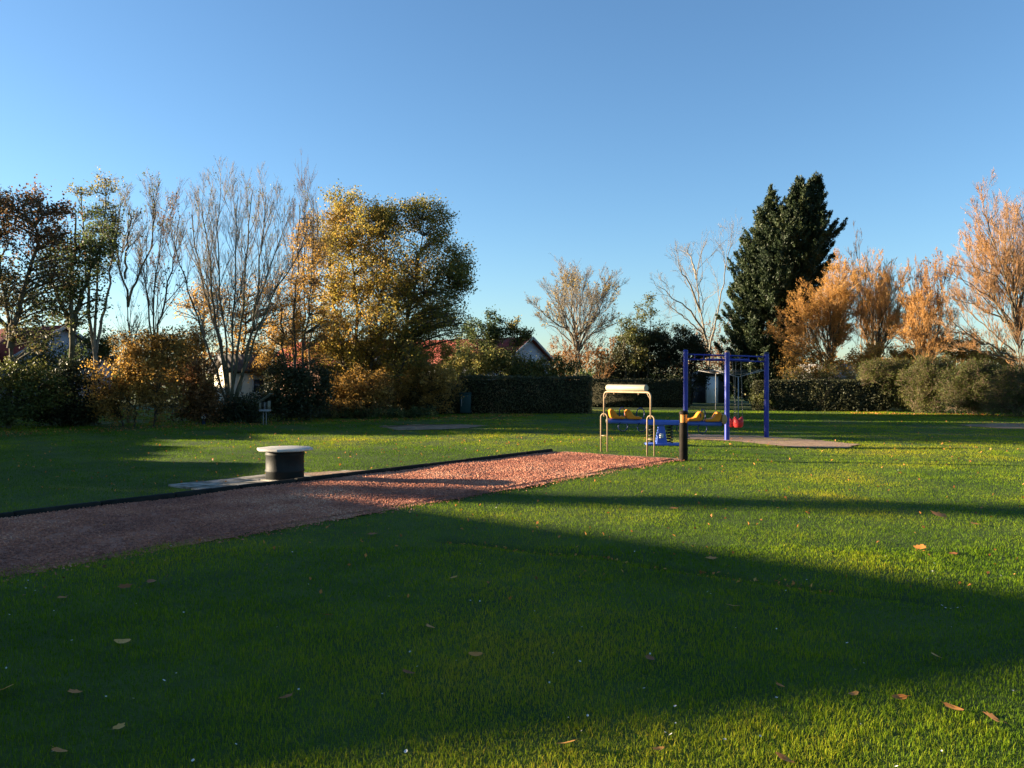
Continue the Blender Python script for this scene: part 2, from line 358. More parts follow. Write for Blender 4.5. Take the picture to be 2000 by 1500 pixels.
PADP = [court(4.9, -.2), court(4.9, -.95), court(5.6, -.85), court(6.1, -.5), court(6.2, -.2)]
patch('dirt_patch', PADP, .034, M['sand'], .05, 6)
ta, tb = G(850, 1050), G(1690, 1168); td = nrm(tb - ta); tn_ = np.array([-td[1], td[0]]); tl = np.hypot(*(tb - ta))
sg = []; 
for q in np.linspace(0, 1, 90): sg.append(ta + td * tl * q)
sg = np.array(sg); su0, _w = seam_dist(sg[:, 0], sg[:, 1]); sg = sg - tn_ * su0[:, None]
sw_ = .045 * np.minimum(1, np.minimum(np.linspace(0, 1, 90), np.linspace(1, 0, 90)) * 8) + .004
rows = [sg + tn_ * (sw_ * f)[:, None] for f in (-1, -.5, 0, .5, 1)]
vv = np.concatenate([np.column_stack([q, hgt(q[:, 0], q[:, 1]) + .005]) for q in rows])
ii, jj = np.meshgrid(np.arange(89), np.arange(4)); ii = ii.ravel(); jj = jj.ravel()
struct(sm('turf_seam', Geo().add(vv, np.stack([jj*90+ii, jj*90+ii+1, (jj+1)*90+ii+1, (jj+1)*90+ii], -1)), M['seam']))
patch('dirt_patch', ENDP, .018, M['dirt'], .02, 5)

# ------------------------------------------------------------------ grass blades
def grass(N, seed, y0, y1, pw):
    r = np.random.default_rng(seed)
    # density ~ Y^-pw over a strip of width ~ Y -> p(Y) ~ Y^(1-pw)
    q = 2 - pw; u = r.random(N); Y = (y0**q + u * (y1**q - y0**q)) ** (1 / q)
    X = (r.random(N) * 2 - 1) * (Y * .66 + 1.2)
    out = np.arange(N) >= 1150000; X = np.where(out, np.sign(X) * (Y * .66 + 1.2 + 3.0 * r.random(N)), X)
    keep = ~inpoly(X, Y, [court(S0, -.12), court(S1 + .12, -.12), court(S1 + .12, WID - .02), court(S0, WID - .02)])
    su_ = (X - C0[0]) * D[0] + (Y - C0[1]) * D[1]; wu_ = (X - C0[0]) * N_[0] + (Y - C0[1]) * N_[1]
    keep |= (wu_ > WID - .10 - .16 * vnoise(su_, su_ * 0, 2.6, 44)) & (su_ < S1) & (r.random(N) < .6) & (wu_ < WID)
    keep |= (wu_ > WID * .55) & (wu_ < WID) & (vnoise(X, Y, 1.3, 45) > .86) & (su_ < S1) & (r.random(N) < .12)
    pv = inpoly(X, Y, PAVE); keep &= ~(pv & (r.random(N) < .93))
    keep &= ~(inpoly(X, Y, SAND) & (r.random(N) < .97) & (vnoise(X, Y, 1.1, 50) * .6 + vnoise(X, Y, 3.1, 51) * .4 < .60)); keep &= ~(inpoly(X, Y, DIRT) & (r.random(N) < .85)); keep &= ~(inpoly(X, Y, DIRT2) & (r.random(N) < .85))
    keep &= ~(inpoly(X, Y, ENDP) & (r.random(N) < .8))
    su, sw = seam_dist(X, Y); keep &= ~((np.abs(su + .02) < .05 + .03 * vnoise(X, Y, 3.0, 48)) & (r.random(N) < .97 * sw))
    X = X[keep]; Y = Y[keep]; n = len(X)
    cl = vnoise(X, Y, 1.6, 7) * .5 + vnoise(X, Y, 6, 8) * .5
    H = (.016 + .024 * r.random(n) ** 1.3) * (.7 + .7 * cl); Wd = .0022 * (Y / 3.4) ** .8 * r.uniform(.7, 1.4, n)
    H = H * (1 + .012 * np.maximum(Y - 6, 0))
    Z = hgt(X, Y) - .004
    a = r.random(n) * 6.283; lean = r.uniform(.15, 1.0, n)
    d = np.stack([np.cos(a), np.sin(a), np.zeros(n)], -1); b = np.stack([-np.sin(a), np.cos(a), np.zeros(n)], -1)
    base = np.stack([X, Y, Z], -1); up = np.array([0, 0, 1.0])
    w = b * Wd[:, None] / 2
    mid = base + up * (H * .6)[:, None] + d * (H * lean * .25)[:, None]
    tip = base + up * (H * (1 - .25 * lean))[:, None] + d * (H * lean * .75)[:, None]
    tint = np.clip(.20 + .6 * (vnoise(X, Y, .22, 19) - .5) + .5 * (vnoise(X, Y, .7, 9) - .5) + .45 * (cl - .5) + r.normal(.15, .14, n), 0, 1)
    near = Y < 8
    g = Geo()
    q = np.where(near)[0]
    v = np.stack([base[q] - w[q], base[q] + w[q], mid[q] + w[q] * .8, mid[q] - w[q] * .8, tip[q]], 1); m = len(q)
    k = np.arange(m)[:, None] * 5
    g.add(v.reshape(-1, 3), k + np.array([0, 1, 2, 3]), np.repeat(tint[q], 5)); g.f.append(k + np.array([3, 2, 4]))
    q = np.where(~near)[0]; v = np.stack([base[q] - w[q], base[q] + w[q], tip[q]], 1); m = len(q)
    g.add(v.reshape(-1, 3), np.arange(m * 3).reshape(m, 3), np.repeat(tint[q], 3))
    return g
struct(tag(build('grass', grass(1750000, 21, 2.0, 46, 1.7), M['grass']), 'short mown green lawn grass', 'grass'), 'stuff')

# ------------------------------------------------------------------ vegetation tools
def interp(Pn, t):
    k = Pn.shape[1]; f = t * (k - 1); i = np.clip(f.astype(int), 0, k - 2); fr = (f - i)[..., None]
    m = np.arange(len(Pn))[:, None]
    a = Pn[m, i]; b = Pn[m, i + 1]
    return a + (b - a) * fr, nrm(b - a)
def kids(Pn, R, m, rng, t0=.25, t1=1.0, ang=(.4, .9), lf=(.35, .6), up=.25, wig=.15, k=5, droop=0.0, rr=.6, rmin=.004, taper=.5, wind=None, lmin=0.0):
    n = len(Pn); t = rng.uniform(t0, t1, (n, m)); pos, tg = interp(Pn, t)
    L = np.linalg.norm(np.diff(Pn, axis=1), axis=2).sum(1)[:, None]
    r0, _ = interp(np.repeat(R[..., None], 3, 2), t); r0 = r0[..., 0]
    perp = nrm(np.cross(tg, rng.normal(size=tg.shape))); a = rng.uniform(*ang, (n, m, 1))
    d = np.cos(a) * tg + np.sin(a) * perp; d[..., 2] += up; d = nrm(d)
    if wind is not None: d = nrm(d + np.array(wind))
    ln = np.maximum(L * rng.uniform(*lf, (n, m)) * (1 - taper * t), lmin)
    pos = pos.reshape(-1, 3); d = d.reshape(-1, 3); ln = ln.ravel(); pts = [pos]
    for q in range(k - 1):
        pos = pos + d * (ln / (k - 1))[:, None]; pts.append(pos)
        d = d + rng.normal(size=d.shape) * wig; d[:, 2] += up * .25 - droop; d = nrm(d)
    r0 = np.maximum(np.minimum(r0.ravel() * rr, .0085 * ln + .003), rmin)
    rad = r0[:, None] * np.linspace(1, .35, k)[None]; rad = np.maximum(rad, rmin * .6)
    return np.stack(pts, 1), rad
def stem_poly(pts, k=14, rng=None, wig=.03):
    pts = np.array(pts, float); s = np.concatenate([[0], np.cumsum(np.linalg.norm(np.diff(pts, axis=0), axis=1))]); s /= s[-1]
    t = np.linspace(0, 1, k); q = np.stack([np.interp(t, s, pts[:, c]) for c in range(3)], -1)
    for _ in range(2): q[1:-1] = (q[:-2] + 2 * q[1:-1] + q[2:]) / 4
    if rng is not None: q[1:] += rng.normal(size=q[1:].shape) * wig
    return q
def stems_px(stems, Y, rng, r0, k=14, wig=.04, depth=.5):
    """stems: list of pixel polylines, optional per-stem depth shift by rng"""
    Ps, Rs = [], []
    for st in stems:
        dz = rng.uniform(-depth, depth); m = len(st)
        pts = [P(a, b, Y + dz * (q / max(1, m - 1))) for q, (a, b) in enumerate(st)]
        p = stem_poly(pts, k, rng, wig); L = np.linalg.norm(np.diff(p, axis=0), axis=1).sum()
        Ps.append(p); Rs.append(r0 * np.linspace(1, .22, k) * (0.8 + .4 * rng.random()))
    return np.array(Ps), np.array(Rs)
def bare_tree(name, label, cat, stems, Y, r0, seed, twigmat, barkmat, lv=((10, .3, .55), (6, .35, .6), (5, .4, .7)), up=.35, ang=(.35, .8), t0=.25,
              group=None, leaf=None, nleaf=0, lsize=.07, rmin=.006, wig=.12, depth=.8, extra=None, tintmean=.5, droop=0.0, base=None, leafz=None, twig_tint=None):
    rng = np.random.default_rng(seed)
    Ps, Rs = stems_px(stems, Y, rng, r0, depth=depth)
    b = Ps[0][0].copy(); b[2] = 0
    root = thing(name, label, cat, b, group)
    sm('trunk', Geo().tubes(Ps, Rs, 8), M[barkmat], root)
    g = Geo(); cur, cr = Ps, Rs
    for li, (m, l0, l1) in enumerate(lv):
        cur, cr = kids(cur, cr, m, rng, t0 if li == 0 else .2, 1.0, ang, (l0, l1), up, wig, 6 if li == 0 else 4, droop if li else 0, rmin=rmin if li else rmin * 1.6)
        tn = np.clip(rng.normal(.5, .2, len(cur)) + (.12 * li - .2), 0, 1)
        g.tubes(cur, cr, 5 if li == 0 else 3, tn)
    sm('branches', g, M[twigmat], root)
    if leaf:
        t = rng.random((len(cur), max(1, nleaf // len(cur) + 1))); pos, _ = interp(cur, t); pos = pos.reshape(-1, 3)
        if leafz is not None:
            pr = np.column_stack([1000 + pos[:, 0] / pos[:, 1] * F, HZ - (pos[:, 2] - EYE) / pos[:, 1] * F])
            pr_ = np.zeros(len(pos))
            for (a, c, ra, rc, w) in leafz: pr_ = np.maximum(pr_, w * np.exp(-(((pr[:, 0]-a)/ra)**2 + ((pr[:, 1]-c)/rc)**2)))
            pos = pos[rng.random(len(pos)) < pr_]
        pos = pos[rng.permutation(len(pos))[:nleaf]]; pos = pos + rng.normal(size=pos.shape) * .05
        build('leaves', Geo().leaves(pos, lsize, rng, np.clip(rng.normal(tintmean, .2, len(pos)), 0, 1)), M[leaf], root)
    return root
def lobe_points(lobes, Y, n, rng, depth=1.0, surf=2.2):
    w = np.array([(l[2] * l[3]) ** .9 for l in lobes]); w /= w.sum(); ch = rng.choice(len(lobes), n, p=w)
    L = np.array([list(l[:4]) + [l[4] if len(l) > 4 else .5, l[5] if len(l) > 5 else 0.0] for l in lobes], float)[ch]
    d = nrm(rng.normal(size=(n, 3))); r = rng.random((n, 1)) ** (1 / surf); d = d * r
    Yd = Y + L[:, 5] + d[:, 1] * (L[:, 2] / F * Y) * depth
    px = L[:, 0] + d[:, 0] * L[:, 2]; py = L[:, 1] + d[:, 2] * L[:, 3]
    return np.column_stack([(px - 1000) / F * Y, Yd, EYE - (py - HZ) / F * Y]), L[:, 4]
def leafy(name, label, cat, stems, lobes, Y, ncl, nlf, seed, leaf, bark='bark', r0=.1, lsize=.10, clr=.5, group=None, tsd=.15, twigs=7, depth=1.0, surf=2.2,
          partnames=('trunk', 'crown'), sdepth=.5, up=.35, minz=.12, asp=.68, brmat=None, rmin=.006):
    rng = np.random.default_rng(seed)
    Ps, Rs = stems_px(stems, Y, rng, r0, depth=sdepth)
    b = Ps[0][0].copy(); b[2] = 0
    root = thing(name, label, cat, b, group); nlf = int(nlf * (1.9 if partnames[0] == 'stems' else 1.05)); ncl = int(ncl * 1.25)
    c, tn = lobe_points(lobes, Y, ncl, rng, depth, surf); c[:, 2] = np.maximum(c[:, 2], minz + .1)
    sp = Ps[:, 2:].reshape(-1, 3); sr = Rs[:, 2:].ravel()
    dd = c[:, None] - sp[None]; dist = np.linalg.norm(dd, axis=2); pen = dist + 1.2 * np.maximum(0, sp[None, :, 2] - c[:, None, 2] + .35 * dist) + rng.random(dist.shape) * .3
    k = pen.argmin(1); p0 = sp[k]; ln = np.linalg.norm(c - p0, axis=1)
    p1 = p0 + (c - p0) * .45 + np.column_stack([rng.normal(size=(ncl, 2)) * .12 * ln[:, None], .12 * ln])
    t = np.linspace(0, 1, 6)[None, :, None]
    br = (1-t)**2 * p0[:, None] + 2*t*(1-t) * p1[:, None] + t**2 * c[:, None]
    rr = np.minimum(.012 + .012 * ln, sr[k] * .8)[:, None] * np.linspace(1, .4, 6)
    g = Geo().tubes(Ps, Rs, 8).tubes(br, rr, 4)
    tw, tr = kids(br, rr, twigs, rng, .6, 1.0, (.4, 1.3), (.2, .3), .15, .2, 4, rmin=rmin, taper=0, lmin=clr * .8)
    g.tubes(tw, tr, 3)
    sm(partnames[0], g, M[brmat or bark], root)
    per = max(1, nlf // len(tw)); tt = rng.uniform(.1, 1.05, (len(tw), per)); pos, _ = interp(tw, np.clip(tt, 0, 1)); pos = pos + rng.normal(size=pos.shape) * clr * .22
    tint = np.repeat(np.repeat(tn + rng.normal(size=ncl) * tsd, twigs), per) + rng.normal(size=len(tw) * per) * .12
    pos = pos.reshape(-1, 3); ok = pos[:, 2] > minz * .3; pos = pos[ok]; tint = np.clip(tint[ok], 0, 1)
    build(partnames[1], Geo().leaves(pos, lsize, rng, tint, asp=asp, up=up), M[leaf], root)
    return root
SH = ('stems', 'foliage')
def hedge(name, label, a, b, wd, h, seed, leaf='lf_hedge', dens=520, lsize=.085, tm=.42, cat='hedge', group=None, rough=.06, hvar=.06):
    rng = np.random.default_rng(seed); a = np.array(a, float); b = np.array(b, float); L = np.hypot(*(b - a)); d = (b - a) / L; n = np.array([-d[1], d[0]])
    c = (a + b) / 2; root = thing(name, label, cat, (c[0], c[1], 0), group)
    g = Geo().box((c[0], c[1], h / 2 - .06), (L - .22, wd - .22, h - .14), math.atan2(d[1], d[0]))
    build('stems', g, M['core'], root)
    ar = np.array([L*h, L*h, wd*h, wd*h, L*wd]); cnt = (ar * dens).astype(int); cnt[4] = int(cnt[4] * 1.3); ps, nn = [], []
    for f, m in enumerate(cnt):
        u = rng.random(m); v = rng.random(m)
        if f < 2: s = u * L; w = np.full(m, (-.5 if f == 0 else .5) * wd); z = v * h; no = n * (-1 if f == 0 else 1)
        elif f < 4: s = np.full(m, 0.0 if f == 2 else L); w = (u - .5) * wd; z = v * h; no = d * (-1 if f == 2 else 1)
        else: s = u * L; w = (v - .5) * wd; z = np.full(m, h); no = np.array([0, 0])
        ps.append(np.column_stack([s, w, z])); nn.append(np.repeat([[no[0], no[1], 1.0 if f == 4 else 0]], m, 0))
    q = np.concatenate(ps); nn = np.concatenate(nn)
    bump = (vnoise(q[:, 0] + q[:, 1] * 3, q[:, 2] + q[:, 1], 2.2, seed) - .5) * 2 * rough + rng.normal(size=len(q)) * .035
    q[:, 2] *= 1 + (vnoise(q[:, 0], q[:, 1], 1.1, seed + 1) - .5) * hvar
    xy = a + q[:, :1] * d + q[:, 1:2] * n; pos = np.column_stack([xy, q[:, 2]]) + nn * bump[:, None]
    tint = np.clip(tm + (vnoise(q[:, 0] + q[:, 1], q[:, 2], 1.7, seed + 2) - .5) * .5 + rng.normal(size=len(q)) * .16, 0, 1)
    build('foliage', Geo().leaves(pos, lsize, rng, tint), M[leaf], root)
    return root

# ------------------------------------------------------------------ houses
def house(name, label, c, rz, L, Wd, ez, rzg, roof, wall, cat='house', over=.35, windows=(), group=None, trim='trim', chimney=None, door=None):
    """ridge along the local x axis; windows: (end(+1/-1 gable, 2/-2 long side), offset, z, w, h)"""
    root = thing(name, label, cat, (c[0], c[1], 0), group); root.rotation_euler = (0, 0, rz); ORG[root.name] = (0, 0, 0)
    g = Geo(); hw = Wd / 2; hl = L / 2
    pf = [(-hw, 0), (hw, 0), (hw, ez), (0, rzg - .02), (-hw, ez)]
    g.prism(pf, (0, 0, 0), (0, 1, 0), (0, 0, 1), (L, 0, 0)); wl_ = build('wall', g, M[wall], root)
    sl = (rzg - ez) / hw; th = .14; eo = hw + over; ee = rzg - sl * eo
    g = Geo().prism([(-eo, ee), (0, rzg), (eo, ee), (eo, ee + th), (0, rzg + th), (-eo, ee + th)], (0, 0, .012), (0, 1, 0), (0, 0, 1), (L + 2 * over, 0, 0))
    rf = build('roof', g, M[roof], root)
    for e in (-1, 1):
        for sgn in (-1, 1):
            g = Geo().prism([(0, rzg - .06), (sgn * eo, ee - .06), (sgn * eo, ee + th + .03), (0, rzg + th + .03)], (e * (hl + over + .02), 0, 0.012), (0, 1, 0), (0, 0, 1), (.034, 0, 0))
            build('verge_board', g, M[trim], rf)
    if chimney is not None:
        g = Geo().box((chimney, .15, rzg + .45), (.5, .5, 1.0)); g.box((chimney, .15, rzg + .98), (.58, .58, .08)); build('chimney', g, M['brick'], rf)
    for (e, off, z, w, h) in list(windows) + ([door] if door else []):
        isd = (e, off, z, w, h) == door
        if abs(e) == 1: cx, cy, sz, fz = e * (hl + .012), off, (.05, w, h), (.09, w + .12, h + .12)
        else: cx, cy, sz, fz = off, (e / 2) * (hw + .012), (w, .05, h), (w + .12, .09, h + .12)
        k = 'door' if isd else 'window'
        gl = build(k, Geo().box((cx, cy, z), sz), M['door' if isd else 'glass'], root)
        g = Geo(); t = .06
        if abs(e) == 1:
            for s_ in (-1, 1): g.box((cx, cy + s_ * (w / 2 + t / 2), z), (.1, t, h + 2 * t)); g.box((cx, cy, z + s_ * (h / 2 + t / 2 + .002)), (.098, w - .004, t))
        else:
            for s_ in (-1, 1): g.box((cx + s_ * (w / 2 + t / 2), cy, z), (t, .1, h + 2 * t)); g.box((cx, cy, z + s_ * (h / 2 + t / 2 + .002)), (w - .004, .098, t))
        build('frame', g, M['white'], gl)
        if isd and abs(e) == 1:
            build('handle', Geo().box((cx + e * .06, cy + w * .38, z + .05), (.05, .05, .14)), M['black'], gl)
    return root
Yh = 52
house('bungalow', 'red tiled bungalow with pale verge board, behind the trees at the far left', (-32.6, 53.5), math.radians(-32), 13, 6.2, 2.9, 4.85, 'tiles', 'wall_grey', windows=((1, -1.2, 1.5, 1.1, 1.1), (-2, -2, 1.5, 1.4, 1.1)))
house('bungalow', 'red roofed bungalow with grey gable and narrow window, left of the round bare tree', (-3.4, 68.8), math.radians(-34), 11.5, 7.0, 3.1, 4.98, 'tiles', 'wall_grey', windows=((1, .1, 3.35, .32, .72), (-2, -1, 1.5, 1.4, 1.1)))
house('bungalow', 'red roofed bungalow glimpsed behind the big yellow tree', (-12.5, 62), math.radians(-30), 10, 7.0, 2.7, 4.5, 'tiles', 'brick', windows=((1, .8, 1.5, 1.0, 1.1), (-2, -1, 1.5, 1.4, 1.1)))
house('chalet', 'cream walled hut with dark roof behind the many-stemmed bare tree', (-13.05, 40.2), math.radians(38), 1.9, 2.5, 2.1, 2.75, 'tiles_dark', 'wall_cream', 'hut', .22, windows=((-2, .3, 1.4, .5, .6),), trim='timber_dark')
house('chalet', 'low pale roofed hut behind the golden willow', P(1618, 745, 62)[:2], math.radians(-12), 5, 3, 1.9, 2.75, 'trim', 'wall_grey', 'hut', .25, windows=((-2, .5, 1.2, .8, .7),))
# shed with a white door: gable towards the viewer
sc = P(1391, 745, 62)
shed = house('shed', 'dark timber shed with white door under a low gable, behind the swing', (sc[0], sc[1] + 1.6), math.radians(-90), 3.2, 2.1, 1.98, 2.38, 'tiles_dark', 'timber_dark', 'shed', .16, door=(1, -.02, .985, .80, 1.93), trim='trim')

# ------------------------------------------------------------------ trees, left to right
leafy('maple_tree', 'russet and dark green tree with a bare lower trunk at the left edge', 'tree',
      [[(16, 850), (16, 760), (18, 690), (22, 640), (10, 560), (-10, 470), (-20, 400)], [(20, 680), (24, 640), (48, 570), (70, 480), (80, 400)], [(18, 665), (20, 640), (-40, 580), (-90, 500)]],
      [(0, 450, 110, 85, .75), (60, 420, 85, 55, .85), (-90, 500, 90, 90, .5), (100, 450, 48, 40, .8), (20, 560, 120, 80, .35), (110, 530, 45, 45, .5), (-60, 400, 70, 50, .8), (60, 650, 60, 40, .25)],
      28.2, 230, 17000, 31, 'lf_russet', 'bark', .10, .10, .55, twigs=7)
leafy('ash_tree', 'dark green tree with an ivy clad trunk, right of the russet tree', 'tree',
      [[(140, 830), (140, 720), (142, 640), (138, 560), (145, 480), (150, 430)], [(141, 660), (150, 600), (180, 530), (200, 470)], [(140, 640), (120, 590), (95, 540)]],
      [(140, 520, 55, 60, .25), (180, 480, 40, 55, .35), (110, 590, 50, 45, .3), (150, 600, 55, 45, .3), (142, 730, 22, 80, .1)],
      30, 130, 7500, 32, 'lf_green', 'bark_green', .12, .10, .5)
leafy('poplar_tree', 'slender tree with a tall wispy yellow green top', 'tree',
      [[(187, 820), (186, 700), (190, 600), (196, 500), (205, 420), (210, 350)], [(188, 690), (200, 620), (214, 560), (222, 480), (226, 400)], [(187, 720), (176, 640), (168, 520), (160, 380)]],
      [(208, 365, 14, 28, .85), (205, 430, 28, 45, .5), (195, 500, 34, 50, .35), (162, 375, 20, 18, .8), (222, 450, 14, 50, .6), (180, 430, 24, 40, .4)],
      31, 90, 3600, 33, 'lf_green', 'bark_pale', .07, .09, .45)
bare_tree('fork_tree', 'bare tree with a wide V fork high on a slim trunk', 'tree',
      [[(250, 830), (250, 720), (251, 640), (250, 568)], [(250, 600), (250, 566), (232, 530), (226, 470), (232, 430), (238, 390)], [(250, 600), (251, 566), (278, 530), (296, 480), (303, 425), (300, 372)], [(245, 545), (246, 500), (250, 440), (256, 405)]],
      32, .048, 34, 'twig_grey', 'bark_green', ((13, .3, .55), (7, .4, .7), (4, .5, .8)), wig=.07, rmin=.0052, ang=(.35, .8), leaf='lf_green', nleaf=500, lsize=.08)
bare_tree('ash_tree', 'slim bare tree with a few russet leaves, left of the many-stemmed tree', 'tree',
      [[(302, 830), (302, 720), (300, 640), (304, 560), (312, 480), (318, 430), (322, 402)], [(302, 700), (310, 640), (330, 560), (345, 480), (350, 420)], [(301, 680), (290, 600), (285, 520), (288, 440)]],
      33, .048, 35, 'twig_brown', 'bark', ((13, .25, .48), (7, .4, .7), (4, .5, .8)), wig=.07, rmin=.0052, ang=(.35, .8), leaf='lf_russet', nleaf=1400, lsize=.09, tintmean=.7, leafz=[(325, 420, 22, 40, .8), (310, 560, 50, 60, .6), (300, 640, 50, 40, .5)])
bare_tree('sycamore_tree', 'tall leafless many-stemmed tree fanning up in front of the cream hut', 'tree',
      [[(452, 815), (452, 740), (455, 640), (462, 540), (460, 460), (464, 385)], [(448, 800), (430, 740), (398, 660), (372, 580), (350, 510), (336, 460)], [(448, 790), (440, 720), (420, 620), (410, 520), (400, 440), (394, 395)],
       [(450, 800), (444, 700), (432, 600), (424, 500), (425, 420), (429, 380)], [(456, 800), (478, 720), (495, 620), (508, 520), (516, 440), (522, 385)], [(458, 795), (482, 700), (500, 600), (530, 500), (554, 450), (570, 415)],
       [(452, 790), (465, 680), (478, 580), (484, 480), (490, 380)], [(450, 800), (436, 700), (415, 620), (388, 520), (372, 420)], [(460, 780), (490, 690), (512, 610), (560, 540), (598, 465), (612, 430)]],
      33, .062, 36, 'twig_grey', 'bark_green', ((15, .22, .42), (8, .4, .68), (4, .5, .8)), up=.40, wig=.06, rmin=.0052, ang=(.3, .72), t0=.3, depth=1.6, leaf='lf_green', nleaf=500, lsize=.08)
leafy('hazel_tree', 'orange brown leafy tree seen through the many-stemmed bare tree', 'tree',
      [[(400, 800), (400, 700), (398, 620), (400, 560)], [(470, 800), (474, 700), (480, 620), (490, 560)]],
      [(400, 600, 60, 55, .75), (470, 620, 55, 60, .7), (530, 620, 60, 55, .65), (380, 690, 60, 45, .6), (480, 700, 70, 45, .6), (500, 560, 40, 30, .7)],
      43, 170, 9500, 37, 'lf_gold', 'bark', .09, .11, .6)
leafy('hawthorn_tree', 'thin stemmed tree with brown and orange leaves, left edge of the big yellow tree', 'tree',
      [[(572, 815), (574, 720), (578, 600), (582, 500), (586, 400)], [(585, 815), (590, 700), (604, 600), (615, 500), (612, 390)], [(560, 815), (556, 700), (548, 600), (545, 520)]],
      [(580, 580, 50, 80, .6), (610, 520, 40, 80, .7), (550, 650, 45, 70, .45), (620, 640, 50, 80, .65), (590, 450, 30, 50, .5)],
      36, 150, 6500, 38, 'lf_gold', 'bark', .06, .09, .5)
bare_tree('ash_tree', 'leafless thin stemmed tree rising left of the yellow crown', 'tree',
      [[(588, 815), (590, 700), (594, 580), (596, 470), (594, 385)], [(600, 815), (604, 700), (612, 560), (622, 450), (618, 395)], [(576, 815), (572, 700), (570, 580), (572, 440)]],
      37, .05, 39, 'twig_brown', 'bark', ((14, .22, .42), (7, .4, .65), (4, .5, .8)), up=.45, wig=.06, rmin=.0052, ang=(.28, .65), t0=.4)
leafy('oak_tree', 'big round crowned yellow green autumn tree left of centre', 'tree',
      [[(690, 815), (690, 720), (700, 620), (690, 520), (672, 420)], [(722, 815), (722, 720), (740, 600), (760, 500), (745, 440)], [(770, 815), (772, 740), (790, 640), (815, 540), (830, 430)], [(700, 815), (705, 700), (760, 620), (850, 560), (895, 520)], [(682, 815), (676, 700), (650, 600), (640, 500)]],
      [(668, 405, 42, 34, .5), (640, 470, 38, 55, .62), (700, 470, 65, 60, .62), (735, 425, 30, 30, .38), (770, 440, 50, 50, .48), (825, 420, 50, 38, .5), (862, 455, 34, 45, .5), (790, 530, 85, 65, .6), (885, 520, 44, 58, .3), (905, 550, 22, 45, .2),
       (720, 560, 85, 65, .66), (650, 560, 55, 65, .7), (835, 590, 75, 60, .42), (875, 635, 48, 38, .4), (745, 640, 95, 60, .58), (650, 660, 55, 65, .62), (805, 675, 75, 50, .42), (700, 715, 65, 38, .5), (790, 715, 60, 35, .45)],
      40, 760, 76000, 40, 'lf_yellow', 'bark', .11, .10, .62, tsd=.14, depth=1.75)
leafy('beech_shrub', 'orange leaved bush under the bare trees at left', 'bush', [[(240, 840), (236, 760), (230, 700)], [(260, 840), (270, 760), (290, 700)], [(300, 840), (310, 760), (330, 710)]],
      [(235, 730, 65, 55, .75), (300, 720, 65, 60, .55), (330, 680, 45, 40, .3), (270, 670, 55, 28, .2), (215, 780, 45, 40, .5), (290, 790, 70, 35, .3), (270, 720, 50, 50, .85)],
      29, 170, 9500, 41, 'lf_gold', 'bark_dark', .035, .085, .45, partnames=SH)
for k, (lab, lobes, Y, leaf, n) in enumerate([
    ('yellow green hedge bush below the russet tree', [(40, 740, 70, 40, .65), (-60, 750, 70, 45, .5), (90, 770, 60, 40, .55), (20, 800, 80, 30, .3)], 28.0, 'lf_olive', 6500),
    ('dark ivy thicket around the ivy clad trunk', [(135, 760, 45, 60, .3), (165, 800, 45, 38, .3), (120, 815, 60, 22, .2)], 29.5, 'lf_dark', 5200),
    ('shaded brown scrub between orange bush and many-stemmed tree', [(385, 740, 40, 60, .5), (370, 800, 45, 30, .3), (410, 790, 30, 40, .4)], 31, 'lf_brown', 3800),
    ('dark evergreen bush right of the cream hut', [(560, 752, 50, 36, .4), (612, 750, 52, 40, .35), (530, 775, 40, 40, .3), (590, 790, 70, 32, .2), (545, 715, 25, 25, .6)], 33.5, 'lf_dark', 9500),
    ('brown undergrowth below the left half of the big yellow tree', [(670, 770, 55, 45, .45), (720, 760, 55, 45, .5), (690, 800, 75, 24, .15)], 37, 'lf_gold', 8000),
    ('yellow flecked scrub below the right half of the big yellow tree', [(770, 750, 50, 40, .6), (830, 735, 55, 40, .65), (860, 760, 50, 40, .5), (790, 785, 60, 28, .15)], 39.5, 'lf_gold', 7000),
    ('low shaded bush at the foot of the many-stemmed tree', [(470, 800, 40, 32, .35), (440, 815, 40, 18, .3), (500, 812, 30, 20, .3)], 32, 'lf_dark', 3200),
    ]):
    st = [[(lobes[0][0] - 12, 815), (lobes[0][0], 770), (lobes[0][0] + 8, 740)], [(lobes[1][0] - 8, 815), (lobes[1][0], 780), (lobes[1][0] + 8, 745)]]
    leafy('shrub', lab, 'bush', st, lobes, Y, max(60, n // 55), n, 60 + k, leaf, 'bark_dark', .03, .09, .42, partnames=SH, group='undergrowth along the left tree line')
